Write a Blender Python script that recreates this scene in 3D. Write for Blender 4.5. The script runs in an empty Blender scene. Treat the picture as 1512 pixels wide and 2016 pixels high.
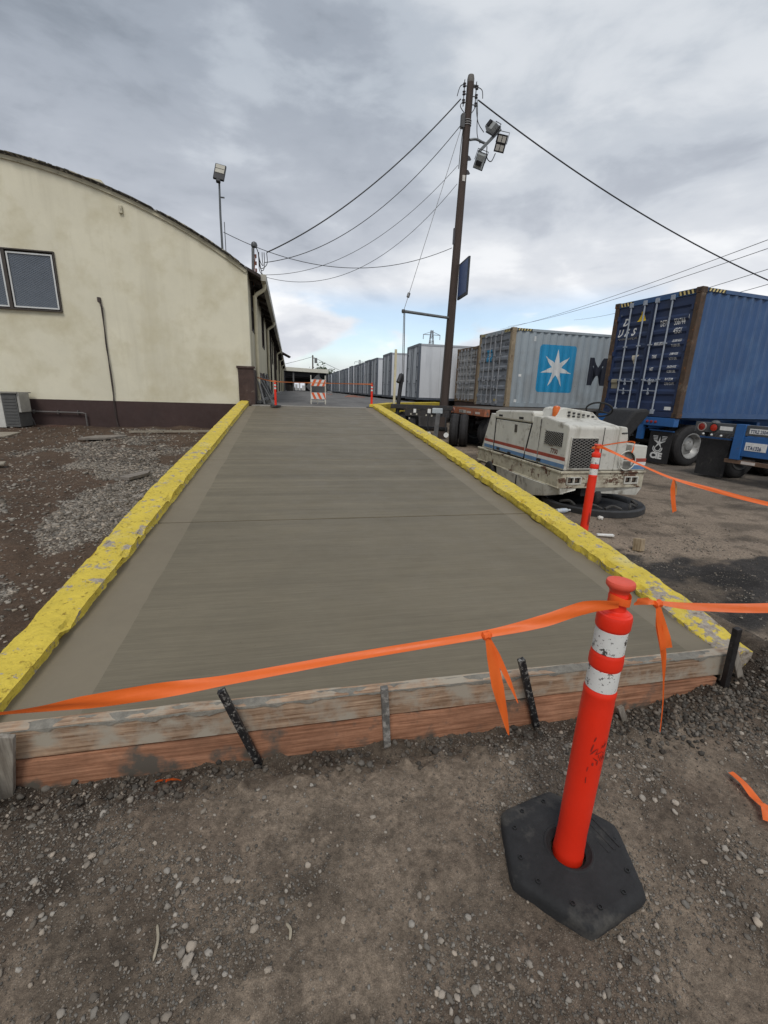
import bpy, bmesh, math, random
import numpy as np
from mathutils import Vector, Matrix
random.seed(7); rng = np.random.default_rng(11)
scn = bpy.context.scene
COL = scn.collection
R = math.radians
PI = math.pi
# ------------------------------------------------------------------ camera
F = 866.0 / 2016.0
camd = bpy.data.cameras.new('camera'); cam = bpy.data.objects.new('camera', camd); COL.objects.link(cam)
camd.sensor_fit = 'VERTICAL'; camd.sensor_height = 24.0; camd.lens = F * 24.0
camd.clip_start = 0.05; camd.clip_end = 6000
def cam_matrix():
    f = 866.0; r = R(1.9)
    Y = np.array([571 - 756, -(763 - 1008), f]); Y /= np.linalg.norm(Y)
    a, b = math.sin(r), math.cos(r); t = -(a * Y[0] + b * Y[1]) / Y[2]
    up = np.array([a, b, t]); up /= np.linalg.norm(up)
    X = np.cross(Y, up); X = -X if X[0] < 0 else X
    W = np.stack([X, Y, up])            # world = W @ (right, up, forward)
    m = Matrix(((W[0, 0], W[0, 1], -W[0, 2], 0), (W[1, 0], W[1, 1], -W[1, 2], 0), (W[2, 0], W[2, 1], -W[2, 2], 1.62), (0, 0, 0, 1)))
    return m
cam.matrix_world = cam_matrix()
scn.camera = cam
# ------------------------------------------------------------------ world
world = bpy.data.worlds.new('World'); scn.world = world; world.use_nodes = True
SUN_EL, SUN_AZ = R(52), R(200)          # azimuth clockwise from +Y
def build_world():
    nt = world.node_tree; N = nt.nodes; L = nt.links; N.clear()
    out = N.new('ShaderNodeOutputWorld')
    sky = N.new('ShaderNodeTexSky'); sky.sky_type = 'NISHITA'; sky.sun_disc = False
    sky.sun_elevation = SUN_EL; sky.sun_rotation = SUN_AZ
    bg1 = N.new('ShaderNodeBackground'); bg1.inputs[1].default_value = 0.13; L.new(sky.outputs[0], bg1.inputs[0])
    tc = N.new('ShaderNodeTexCoord'); sep = N.new('ShaderNodeSeparateXYZ'); L.new(tc.outputs['Generated'], sep.inputs[0])
    def math_(op, a, b=None, c=None, clamp=False):
        n = N.new('ShaderNodeMath'); n.operation = op; n.use_clamp = clamp
        for i, v in enumerate((a, b, c)):
            if v is None: continue
            if isinstance(v, (int, float)): n.inputs[i].default_value = v
            else: L.new(v, n.inputs[i])
        return n.outputs[0]
    z = math_('MAXIMUM', sep.outputs[2], 0.0)
    den = math_('ADD', z, 0.32)
    u = math_('DIVIDE', sep.outputs[0], den); v = math_('DIVIDE', sep.outputs[1], den)
    cmb = N.new('ShaderNodeCombineXYZ'); L.new(u, cmb.inputs[0]); L.new(v, cmb.inputs[1])
    def noise(scale, detail, rough, dist, off, src=None):
        mp = N.new('ShaderNodeMapping'); mp.inputs['Location'].default_value = off
        L.new((src or cmb).outputs[0], mp.inputs[0])
        n = N.new('ShaderNodeTexNoise'); n.inputs['Scale'].default_value = scale; n.inputs['Detail'].default_value = detail
        n.inputs['Roughness'].default_value = rough; n.inputs['Distortion'].default_value = dist
        L.new(mp.outputs[0], n.inputs['Vector']); return n.outputs['Fac']
    def ramp(src, stops, interp='EASE'):
        r = N.new('ShaderNodeValToRGB'); r.color_ramp.interpolation = interp
        els = r.color_ramp.elements
        while len(els) < len(stops): els.new(0.5)
        for e, (p, c) in zip(els, stops): e.position = p; e.color = (*c, 1)
        L.new(src, r.inputs[0]); return r.outputs[0]
    flat = N.new('ShaderNodeMapping'); flat.inputs['Scale'].default_value = (1, 1, 2.6); L.new(tc.outputs['Generated'], flat.inputs[0])
    n1 = noise(0.95, 5, 0.50, 0.25, (3.1, 7.7, 0))
    n2 = noise(3.6, 7, 0.55, 0.2, (9.4, 1.3, 2), flat)
    big = math_('ADD', math_('MULTIPLY', n1, 0.52), math_('MULTIPLY', n2, 0.48))
    big = math_('ADD', math_('MULTIPLY', math_('SUBTRACT', big, 0.5), 1.75), 0.51)
    # broad sweep of the overcast: heavier cloud over -X and overhead, thinner low down
    side = math_('MULTIPLY', sep.outputs[0], 0.22)
    big = math_('ADD', big, side)
    c_hi = ramp(big, [(0.26, (.215, .245, .29)), (0.42, (.30, .335, .39)), (0.54, (.40, .44, .495)), (0.74, (.56, .59, .63))])
    c_lo = ramp(big, [(0.28, (.46, .485, .54)), (0.46, (.58, .60, .65)), (0.58, (.74, .75, .78)), (0.70, (.90, .90, .91))])
    h = math_('SUBTRACT', 1.0, math_('MULTIPLY', math_('SUBTRACT', z, 0.06), 2.4), clamp=True)
    mix = N.new('ShaderNodeMixRGB'); L.new(h, mix.inputs[0]); L.new(c_hi, mix.inputs[1]); L.new(c_lo, mix.inputs[2])
    bg2 = N.new('ShaderNodeBackground'); bg2.inputs[1].default_value = 1.0; L.new(mix.outputs[0], bg2.inputs[0])
    # gaps low in the sky
    n3 = noise(2.6, 6, 0.5, 0.3, (1.1, 4.4, 5), flat)
    band = math_('MULTIPLY', ramp(sep.outputs[2], [(0.0, (0, 0, 0)), (0.03, (0.3, .3, .3)), (0.09, (1, 1, 1)), (0.15, (.9, .9, .9)), (0.21, (0, 0, 0))]), 1.0)
    gap = math_('MULTIPLY', ramp(n3, [(0.51, (0, 0, 0)), (0.58, (1, 1, 1))]), band)
    ms = N.new('ShaderNodeMixShader'); L.new(math_('MULTIPLY', gap, 0.85), ms.inputs[0])
    L.new(bg2.outputs[0], ms.inputs[1]); L.new(bg1.outputs[0], ms.inputs[2]); L.new(ms.outputs[0], out.inputs[0])
build_world()
sund = bpy.data.lights.new('sun', 'SUN'); sun = bpy.data.objects.new('sun', sund); COL.objects.link(sun)
sund.energy = 1.4; sund.angle = R(22); sund.color = (1.0, .96, .90)
sd = Vector((math.sin(SUN_AZ) * math.cos(SUN_EL), math.cos(SUN_AZ) * math.cos(SUN_EL), math.sin(SUN_EL)))
sun.rotation_euler = sd.to_track_quat('Z', 'Y').to_euler()
vs = scn.view_settings; vs.view_transform = 'Standard'; vs.look = 'None'; vs.exposure = 0.30; vs.gamma = 1.0; vs.use_curve_mapping = False
scn.render.engine = 'CYCLES'
# ------------------------------------------------------------------ helpers
class MB:
    def __init__(s): s.v = []; s.f = []; s.m = []
    def add(s, vs, fs, mi=0):
        o = len(s.v); s.v += [tuple(p) for p in vs]; s.f += [tuple(i + o for i in f) for f in fs]; s.m += [mi] * len(fs); return s
    def box(s, x0, x1, y0, y1, z0, z1, mi=0):
        return s.add([(x0,y0,z0),(x1,y0,z0),(x1,y1,z0),(x0,y1,z0),(x0,y0,z1),(x1,y0,z1),(x1,y1,z1),(x0,y1,z1)],
                     [(0,3,2,1),(4,5,6,7),(0,1,5,4),(1,2,6,5),(2,3,7,6),(3,0,4,7)], mi)
    def hexa(s, p, mi=0):   # eight points, same order as box
        return s.add(p, [(0,3,2,1),(4,5,6,7),(0,1,5,4),(1,2,6,5),(2,3,7,6),(3,0,4,7)], mi)
    def bar(s, p, q, w, h, up=(0,0,1), mi=0):
        p, q = Vector(p), Vector(q); d = (q - p).normalized(); up = Vector(up)
        if abs(d.dot(up)) > .98: up = Vector((0, 1, 0)) if abs(d.y) < .9 else Vector((1, 0, 0))
        a = d.cross(up).normalized() * (w / 2); b = a.cross(d).normalized() * (h / 2)
        return s.add([p-a-b, p+a-b, q+a-b, q-a-b, p-a+b, p+a+b, q+a+b, q-a+b], [(0,3,2,1),(4,5,6,7),(0,1,5,4),(1,2,6,5),(2,3,7,6),(3,0,4,7)], mi)
    def tube(s, pts, r, n=8, mi=0, caps=True):
        pts = [Vector(p) for p in pts]; k = len(pts); rs = r if isinstance(r, (list, tuple)) else [r] * k
        ring = []; ref = None
        for i in range(k):
            d = (pts[min(i+1, k-1)] - pts[max(i-1, 0)]).normalized()
            if ref is None: ref = d.orthogonal().normalized()
            a = (ref - d * ref.dot(d)).normalized(); b = d.cross(a); ref = a
            ring.append([pts[i] + (a * math.cos(2*PI*j/n) + b * math.sin(2*PI*j/n)) * rs[i] for j in range(n)])
        fs = [(i*n+j, i*n+(j+1) % n, (i+1)*n+(j+1) % n, (i+1)*n+j) for i in range(k-1) for j in range(n)]
        if caps: fs += [tuple(range(n-1, -1, -1)), tuple((k-1)*n + j for j in range(n))]
        return s.add([p for rr in ring for p in rr], fs, mi)
    def lathe(s, prof, n=24, c=(0,0,0), M=None, mi=0, caps=True):
        c = Vector(c); k = len(prof); V = []
        for r_, z_ in prof:
            for j in range(n):
                p = Vector((r_*math.cos(2*PI*j/n), r_*math.sin(2*PI*j/n), z_)); V.append(c + (M @ p if M else p))
        fs = [(i*n+j, i*n+(j+1) % n, (i+1)*n+(j+1) % n, (i+1)*n+j) for i in range(k-1) for j in range(n)]
        if caps: fs += [tuple(range(n-1, -1, -1)), tuple((k-1)*n + j for j in range(n))]
        return s.add(V, fs, mi)
    def prism(s, poly, a0, a1, axis='y', mi=0):  # poly of 2D points, extruded along axis
        def P(p, a):
            return (p[0], a, p[1]) if axis == 'y' else ((a, p[0], p[1]) if axis == 'x' else (p[0], p[1], a))
        n = len(poly); V = [P(p, a0) for p in poly] + [P(p, a1) for p in poly]
        fs = [tuple(range(n-1, -1, -1)), tuple(range(n, 2*n))] + [(i, (i+1) % n, n+(i+1) % n, n+i) for i in range(n)]
        return s.add(V, fs, mi)
    def build(s, name, mats, parent=None, smooth=False, bevel=0, loc=None):
        me = bpy.data.meshes.new(name); me.from_pydata(s.v, [], s.f)
        mats = mats if isinstance(mats, (list, tuple)) else [mats]
        for m in mats: me.materials.append(m)
        if len(mats) > 1: me.polygons.foreach_set('material_index', s.m)
        bm = bmesh.new(); bm.from_mesh(me); bmesh.ops.recalc_face_normals(bm, faces=bm.faces); bm.to_mesh(me); bm.free()
        if smooth: me.polygons.foreach_set('use_smooth', [True] * len(me.polygons)); me.set_sharp_from_angle(angle=R(40))
        me.update()
        o = bpy.data.objects.new(name, me); COL.objects.link(o)
        if parent: o.parent = parent
        if loc: o.location = loc
        if bevel:
            b = o.modifiers.new('bevel', 'BEVEL'); b.width = bevel; b.segments = 2; b.limit_method = 'ANGLE'; b.angle_limit = R(35)
        return o
def tag(o, label=None, cat=None, group=None, kind=None):
    if label: o['label'] = label
    if cat: o['category'] = cat
    if group: o['group'] = group
    if kind: o['kind'] = kind
    return o
def thing(name, label, cat, loc=(0,0,0), rz=0.0, group=None):
    o = bpy.data.objects.new(name, None); COL.objects.link(o); o.empty_display_size = .2
    o.location = loc; o.rotation_euler = (0, 0, rz); return tag(o, label, cat, group)
def copy_tree(o, parent=None):
    c = o.copy(); COL.objects.link(c); c.parent = parent
    for ch in list(o.children): copy_tree(ch, c)
    return c
def catmull(pts, k=8):
    pts = [Vector(p) for p in pts]; out = []
    for i in range(len(pts)-1):
        p0 = pts[max(i-1, 0)]; p1 = pts[i]; p2 = pts[i+1]; p3 = pts[min(i+2, len(pts)-1)]
        for j in range(k):
            t = j / k
            out.append(.5*((2*p1)+(-p0+p2)*t+(2*p0-5*p1+4*p2-p3)*t*t+(-p0+3*p1-3*p2+p3)*t*t*t))
    out.append(pts[-1]); return out
# numpy value noise
def _h(ix, iy, s):
    n = (ix.astype(np.int64) * 374761393 + iy.astype(np.int64) * 668265263 + s * 974634533) & 0x7fffffff
    n = ((n ^ (n >> 13)) * 1274126177) & 0x7fffffff
    n = n ^ (n >> 16)
    return (n & 0xffff) / 65535.0
def vn(x, y, s=0):
    x = np.asarray(x, float); y = np.asarray(y, float)
    ix = np.floor(x); iy = np.floor(y); fx = x - ix; fy = y - iy
    fx = fx*fx*(3-2*fx); fy = fy*fy*(3-2*fy)
    a = _h(ix, iy, s); b = _h(ix+1, iy, s); c = _h(ix, iy+1, s); d = _h(ix+1, iy+1, s)
    return (a + (b-a)*fx) * (1-fy) + (c + (d-c)*fx) * fy
def fbm(x, y, s=0, o=4, g=.5):
    t = 0; a = 1; n = 0
    for i in range(o):
        ca, sa = math.cos(.6+i), math.sin(.6+i)
        t = t + a * vn((x*ca - y*sa) * 2**i + i*17.3, (x*sa + y*ca) * 2**i - i*9.1, s + i); n += a; a *= g
    return t / n
def sstep(a, b, x): t = np.clip((x-a)/(b-a), 0, 1); return t*t*(3-2*t)
# ------------------------------------------------------------------ materials
MATS = {}
def mat(name, col, rough=.7, metal=0.0, var=.15, vs=6, dirt=None, rust=None, bump=.15, bs=60, stretch=(1,1,1), spec=.5, bdist=.004, attr=None, extra=None, streak=None):
    """procedural paint/metal/stone: base colour with broad variation, optional dirt and rust patches, fine bump."""
    if name in MATS: return MATS[name]
    m = bpy.data.materials.new(name); m.use_nodes = True; nt = m.node_tree; N = nt.nodes; L = nt.links
    b = N['Principled BSDF']; b.inputs['Metallic'].default_value = metal; b.inputs['Specular IOR Level'].default_value = spec
    tc = N.new('ShaderNodeTexCoord'); mp = N.new('ShaderNodeMapping'); mp.inputs['Scale'].default_value = stretch; L.new(tc.outputs['Object'], mp.inputs[0])
    def noise(scale, detail=6, rough_=.6, off=0.0, src=None):
        n = N.new('ShaderNodeTexNoise'); n.inputs['Scale'].default_value = scale; n.inputs['Detail'].default_value = detail; n.inputs['Roughness'].default_value = rough_
        s = src or mp.outputs[0]
        if off:
            m2 = N.new('ShaderNodeMapping'); m2.inputs['Location'].default_value = (off, off*1.7, off*.6); L.new(s, m2.inputs[0]); s = m2.outputs[0]
        L.new(s, n.inputs['Vector']); return n.outputs['Fac']
    def ramp(src, p0, p1, c0=(0,0,0), c1=(1,1,1)):
        r = N.new('ShaderNodeValToRGB'); e = r.color_ramp.elements; e[0].position = p0; e[1].position = p1; e[0].color = (*c0, 1); e[1].color = (*c1, 1)
        L.new(src, r.inputs[0]); return r.outputs[0]
    def mix(fac, a, c, mode='MIX'):
        x = N.new('ShaderNodeMixRGB'); x.blend_type = mode
        for i, q in ((0, fac), (1, a), (2, c)):
            if isinstance(q, (int, float)): x.inputs[i].default_value = q
            elif isinstance(q, tuple): x.inputs[i].default_value = (*q, 1)
            else: L.new(q, x.inputs[i])
        return x.outputs[0]
    if attr:
        at = N.new('ShaderNodeAttribute'); at.attribute_name = attr; base = at.outputs['Color']
        base = mix(1.0, base, ramp(noise(vs), .25, .75, (1-var,)*3, (1+var,)*3), 'MULTIPLY')
    else:
        base = ramp(noise(vs), .3, .7, tuple(c*(1-var) for c in col), tuple(min(1, c*(1+var)) for c in col))
    base = mix(1.0, base, ramp(noise(vs*9, 4, .7, 3.3), .3, .7, (1-var*.5,)*3, (1+var*.3,)*3), 'MULTIPLY')
    if streak:   # (colour, scale, lo, hi): vertical runs
        m3 = N.new('ShaderNodeMapping'); m3.inputs['Scale'].default_value = (1, 1, .08); L.new(tc.outputs['Object'], m3.inputs[0])
        base = mix(ramp(noise(streak[1], 5, .6, 7.0, m3.outputs[0]), streak[2], streak[3]), base, streak[0])
    if dirt: # (colour, scale, lo, hi)
        base = mix(ramp(noise(dirt[1], 8, .65, 11.0), dirt[2], dirt[3]), base, dirt[0])
    rr = None
    if rust:
        rr = ramp(noise(rust[1], 9, .68, 23.0), rust[2], rust[3]); base = mix(rr, base, rust[0])
    if extra: base = extra(N, L, tc, base, mix, ramp, noise)
    L.new(base, b.inputs['Base Color'])
    L.new(ramp(noise(vs*3, 4, .6, 5.0), .2, .8, (max(0, rough-.12),)*3, (min(1, rough+.12),)*3), b.inputs['Roughness'])
    if bump:
        bp = N.new('ShaderNodeBump'); bp.inputs['Strength'].default_value = bump; bp.inputs['Distance'].default_value = bdist
        h = noise(bs, 5, .6, 1.0)
        if rust:
            a2 = N.new('ShaderNodeMath'); a2.operation = 'ADD'; L.new(h, a2.inputs[0]); L.new(rr, a2.inputs[1]); h = a2.outputs[0]
        L.new(h, bp.inputs['Height']); L.new(bp.outputs[0], b.inputs['Normal'])
    MATS[name] = m; return m
RUST = (.10, .045, .02)
# ------------------------------------------------------------------ ground
def gh(x, y):
    x = np.asarray(x, float); y = np.asarray(y, float)
    left = sstep(-1.0, -1.6, x); right = sstep(2.6, 3.3, x)
    h = left * .031 * np.clip(y - 2.5, 0, 11.8)
    h = h + left * ((fbm(x*1.3+y*.45, y*.35, 5, 4) - .5) * .20 + (fbm(x*3.2, y*3.2, 9, 4, .6) - .5) * .075)
    tr = np.exp(-((y - 1.70)/.13)**2) * sstep(-1.6, -1.2, x) * (1 - sstep(1.6, 2.3, x))
    h = h - .070 * tr + .05 * np.exp(-((y-1.66)/.16)**2) * np.exp(-((x-2.45)/.4)**2)
    near = 1 - np.clip(left + right, 0, 1)
    near = np.where(y < 1.9, 1.0 - .0*near, near)
    h = h + near * ((fbm(x*1.6, y*1.6, 21, 3) - .5) * .045 + (fbm(x*9, y*9, 31, 5, .68) - .5) * .030)
    clod = np.clip(fbm(x*14, y*14, 41, 3) - .52, 0, 1) * np.exp(-((y - 1.62)/.16)**2) * .17
    h = h + clod * sstep(-1.8, -1.2, x) * (1 - sstep(2.9, 3.3, x))
    h = h + right * ((fbm(x*.8, y*.8, 51, 4) - .5) * .035 + (fbm(x*7, y*7, 61, 3) - .5) * .012)
    h = h + .23*np.exp(-((x-2.76)/.20)**2)*sstep(1.45, 1.80, y)*(1-sstep(2.0, 4.2, y))
    far = sstep(15, 30, np.abs(y)) ; h = h * (1 - far)
    return h
def lines(segs):
    out = [segs[0][0]]
    for a, b, st in segs:
        n = max(1, int(round((b-a)/st))); out += list(a + (b-a) * (np.arange(1, n+1)/n))
    return np.array(out)
def lgm(x, y):
    g = fbm(x*.75+y*.16, y*.42-x*.1, 77, 4) + .22*np.exp(-((x+1.85+.09*y)/.45)**2)*(.55+.9*fbm(x*2.5, y*2.5, 78, 3))*sstep(9.5, 7.0, y) - .03
    return np.clip(sstep(.475, .585, g), 0, 1)
def ground():
    xs = lines([(-3500,-600,700),(-600,-60,90),(-60,-14,6),(-14,-9,.4),(-9,-3.4,.045),(-3.4,-1.6,.022),(-1.6,3.2,.0125),(3.2,6.5,.035),(6.5,14,.12),(14,60,3),(60,600,90),(600,3500,700)])
    ys = lines([(-400,-20,60),(-20,-1,2),(-1,.3,.1),(.3,1.95,.0125),(1.95,4,.03),(4,9,.045),(9,15,.09),(15,60,2),(60,600,60),(600,4500,800)])
    X, Y = np.meshgrid(xs, ys); Z = gh(X, Y)
    nx, ny = len(xs), len(ys)
    co = np.stack([X, Y, Z], -1).reshape(-1, 3)
    idx = np.arange(nx*ny).reshape(ny, nx)
    q = np.stack([idx[:-1,:-1], idx[:-1,1:], idx[1:,1:], idx[1:,:-1]], -1).reshape(-1)
    me = bpy.data.meshes.new('ground'); me.vertices.add(len(co)); me.vertices.foreach_set('co', co.ravel())
    nf = len(q)//4; me.loops.add(len(q)); me.loops.foreach_set('vertex_index', q)
    me.polygons.add(nf); me.polygons.foreach_set('loop_start', np.arange(nf)*4); me.polygons.foreach_set('use_smooth', np.ones(nf, bool))
    me.update(calc_edges=True)
    # soil colours by place
    x, y = co[:, 0], co[:, 1]
    left = sstep(-1.2, -1.5, x) * sstep(1.2, 2.2, y); right = sstep(2.5, 3.0, x + .35*(fbm(x, y, 3)-.5)) * sstep(1.2, 2.0, y + .6*(fbm(x*.8, y*.8, 8)-.5))
    m1 = fbm(x*1.3, y*1.3, 71, 4)[:, None]; m2 = fbm(x*5, y*5, 73, 4, .6)[:, None]
    near = np.array([.120, .094, .073]) * (1-sstep(.42, .62, m1)) + np.array([.185, .150, .117]) * sstep(.42, .62, m1)
    near = near * (1 - .28*sstep(.54, .64, m2))
    m3 = fbm(x*2.2+5, y*2.2, 79, 5, .62)[:, None]; near = near * (1 - .30*sstep(.50, .60, m3)*(1-sstep(.0, 1.2, x))[:, None]); m4 = fbm(x*22, y*22, 81, 3, .6)[:, None]; near = near*(.72+.56*m4)
    wet = np.exp(-((y-1.70)/.12)**2)[:, None] * .55 + (np.exp(-((x+1.45)/.5)**2 - ((y-.75)/.30)**2) * .75)[:, None] + (np.exp(-((x+.0)/.16)**2-((y-1.12)/.06)**2)*.35)[:, None]
    near = near * (1 - np.clip(wet * (0.7+m2*.6), 0, .75))
    lf = np.array([.070, .047, .033]) * (.35 + m1*.6 + m2*.9); gr = lgm(x, y)[:, None]
    lf = lf * (1-gr) + np.array([.135, .112, .095]) * gr * (.6+m2*.6)
    red = sstep(.62, .72, fbm(x*.7, y*.9, 91, 3))[:, None] * sstep(11, 13.5, y)[:, None]; lf = lf*(1-red*.5) + np.array([.09, .035, .025])*red*.5
    rt = np.array([.215, .175, .138]) * (.70 + m1*.6)
    st = fbm(x*.9, y*1.35 - x*.25, 83, 5, .58)
    zone = np.exp(-((x-4.3)/1.7)**2 - ((y-3.0)/1.25)**2)
    oil = sstep(.50, .57, st*.62 + zone*.38)[:, None]
    oil2 = sstep(.56, .64, fbm(x*.6, y*1.1, 87, 4))[:, None]*.45
    rt = rt * (1-oil) + np.array([.040, .037, .036]) * (.5+m2) * oil; rt = rt * (1-oil2)
    rt = rt * (1 - .35*sstep(.52, .66, m2))
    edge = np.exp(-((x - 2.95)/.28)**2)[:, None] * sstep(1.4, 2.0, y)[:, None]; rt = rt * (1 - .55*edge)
    far = sstep(6.5, 12, x)[:, None]; rt = rt*(1-far) + np.array([.15, .14, .13])*(.8+m1*.4)*far
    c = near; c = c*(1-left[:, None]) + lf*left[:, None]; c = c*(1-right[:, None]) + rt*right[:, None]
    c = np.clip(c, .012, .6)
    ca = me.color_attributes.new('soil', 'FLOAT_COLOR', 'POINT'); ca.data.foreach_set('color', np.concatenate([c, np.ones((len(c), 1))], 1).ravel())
    def grit(N, L, tc, base, mix, ramp, noise):
        v = N.new('ShaderNodeTexVoronoi'); v.inputs['Scale'].default_value = 160; L.new(tc.outputs['Object'], v.inputs['Vector'])
        f = ramp(v.outputs['Distance'], .10, .32, (1,1,1), (0,0,0)); g = ramp(noise(14, 4, .6, 31.0), .46, .60)
        x = N.new('ShaderNodeMath'); x.operation = 'MULTIPLY'; L.new(f, x.inputs[0]); L.new(g, x.inputs[1])
        fine = ramp(noise(330, 5, .75, 13.0), .28, .72, (.50, .49, .48), (1.55, 1.52, 1.48)); mid = ramp(noise(55, 6, .7, 19.0), .34, .66, (.66, .65, .64), (1.28, 1.27, 1.25))
        base = mix(1.0, mix(1.0, base, fine, 'MULTIPLY'), mid, 'MULTIPLY')
        return mix(x.outputs[0], base, mix(.55, base, (.38, .335, .28)))
    me.materials.append(mat('packed_soil', (1,1,1), rough=.93, var=.30, vs=28, bump=.9, bs=150, bdist=.006, attr='soil', spec=.25, extra=grit))
    o = bpy.data.objects.new('ground', me); COL.objects.link(o); tag(o, kind='structure')
ground()
# ------------------------------------------------------------------ loose stones (stuff)
def ico(sub):
    if sub == 0:
        v = np.array([[x,y,z] for z in (-.8,.8) for y in (-.85,.85) for x in (-.85,.85)]); return v, np.array([[0,2,1],[1,2,3],[4,5,6],[5,7,6],[0,1,4],[1,5,4],[2,6,3],[3,6,7],[0,4,2],[2,4,6],[1,3,5],[3,7,5]])
    bm = bmesh.new(); bmesh.ops.create_icosphere(bm, subdivisions=sub, radius=1.0)
    v = np.array([p.co[:] for p in bm.verts]); f = np.array([[q.index for q in t.verts] for t in bm.faces]); bm.free(); return v, f
def stones(name, xy, size, cols, label, sub=1, flat=.6, sink=.25, zf=gh, kind='stuff'):
    V, Fc = ico(sub); n = len(xy); nv = len(V)
    sc = size[:, None] * rng.uniform(.65, 1.25, (n, 3)); sc[:, 2] = size * rng.uniform(flat*.7, flat*1.2, n)
    a = rng.uniform(0, 2*PI, n); jit = 1 + rng.uniform(-.28, .28, (n, nv, 1))
    P = V[None] * jit * sc[:, None, :]
    ca, sa = np.cos(a)[:, None], np.sin(a)[:, None]; ti = rng.uniform(-.4, .4, (n, 1))
    x = P[..., 0]*ca - P[..., 1]*sa; y = P[..., 0]*sa + P[..., 1]*ca; z = P[..., 2] + ti * P[..., 0]
    zz = zf(xy[:, 0], xy[:, 1])
    co = np.stack([x + xy[:, 0:1], y + xy[:, 1:2], z + (zz + sc[:, 2]*(1-2*sink))[:, None]], -1).reshape(-1, 3)
    q = (Fc[None] + (np.arange(n)*nv)[:, None, None]).reshape(-1)
    me = bpy.data.meshes.new(name); me.vertices.add(len(co)); me.vertices.foreach_set('co', co.ravel())
    nf = len(q)//3; me.loops.add(len(q)); me.loops.foreach_set('vertex_index', q); me.polygons.add(nf); me.polygons.foreach_set('loop_start', np.arange(nf)*3)
    if sub > 2: me.polygons.foreach_set('use_smooth', np.ones(nf, bool))
    me.update(calc_edges=True)
    c = np.repeat(cols, nv, 0); cat = me.color_attributes.new('soil', 'FLOAT_COLOR', 'POINT'); cat.data.foreach_set('color', np.concatenate([c, np.ones((len(c), 1))], 1).ravel())
    me.materials.append(mat('stone_surface', (1,1,1), rough=.9, var=.18, vs=50, bump=.3, bs=300, attr='soil', spec=.3, bdist=.002))
    o = bpy.data.objects.new(name, me); COL.objects.link(o); return tag(o, label, 'gravel', kind=kind)
def scatter(n, x0, x1, y0, y1, dens):
    out = np.zeros((0, 2))
    while len(out) < n:
        p = np.stack([rng.uniform(x0, x1, n*2), rng.uniform(y0, y1, n*2)], 1)
        d = dens(p[:, 0], p[:, 1]); out = np.concatenate([out, p[rng.uniform(0, 1, len(p)) < d]])
    return out[:n]
def stone_cols(n, lo=.10, hi=.30):
    t = rng.uniform(0, 1, (n, 1))**1.4; c = lo + (hi-lo)*t
    return c * np.array([1.04, .91, .76]) * (1 + rng.uniform(-.05, .05, (n, 1)) * np.array([[1, 0, -1]]))
def psize(n, a, b, p=3.0): return a + (b-a) * rng.uniform(0, 1, n)**p
clump = lambda x, y: .10 + .9*sstep(.45, .66, fbm(x*2.6, y*2.6, 101, 4)) + .5*np.exp(-((x+1.3)/.6)**2)
nb = lambda x, y: clump(x, y) * (1 - .0*x)
xy = scatter(80000, -2.0, 3.2, .28, 1.76, nb); stones('fine_gravel', xy, psize(80000, .0010, .0046, 2.8), stone_cols(80000, .08, .24), 'fine gravel and grit trodden into the dirt in front of the ramp', 0, .7)
xy = scatter(3000, -2.2, 3.4, .30, 1.72, nb); stones('gravel', xy, psize(3000, .0045, .0125, 2.6), stone_cols(3000, .12, .36), 'scattered grey pebbles on the dirt in front of the ramp', 2, .65)
lg = lambda x, y: .05 + .95*lgm(x, y)
xy = scatter(42000, -4.6, -1.50, 1.9, 8.5, lg); stones('crushed_stone', xy, psize(42000, .003, .016, 1.8), stone_cols(42000, .12, .40), 'grey crushed stone spread over the brown soil left of the ramp', 0, .6)
xy = scatter(14000, -8.5, -1.55, 5.0, 14.0, lg); stones('crushed_stone', xy, psize(14000, .009, .028, 1.6), stone_cols(14000, .10, .34), 'sparser crushed stone further back towards the cream wall', 0, .6)
rg = lambda x, y: .25 + .75*sstep(.5, .62, fbm(x*2, y*2, 131, 3))
xy = scatter(6500, 2.75, 5.6, 1.75, 6.0, rg); stones('yard_grit', xy, psize(6500, .002, .009, 3), stone_cols(6500, .06, .26), 'dark grit and pebbles on the stained yard right of the ramp', 0, .6)
# rubble heap at the right end of the form
hp = lambda x, y: np.exp(-((x-2.2)/.55)**2 - ((y-1.60)/.13)**2)
xy = scatter(2600, 1.2, 3.3, 1.3, 1.78, hp); stones('dark_rubble', xy, psize(2600, .003, .014, 2.2), stone_cols(2600, .035, .17), 'heap of small dark rubble against the right end of the form boards', 1, .8)
hp2 = lambda x, y: np.exp(-((y-1.66)/.08)**2) * (.3+.7*sstep(.5, .6, fbm(x*4, y*4, 141, 3)))
xy = scatter(1100, -1.6, 1.6, 1.36, 1.77, hp2); stones('dirt_clods', xy, psize(1100, .003, .016, 3.6), stone_cols(1100, .05, .16), 'dark damp dirt clods along the foot of the form boards', 2, .8)
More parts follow.
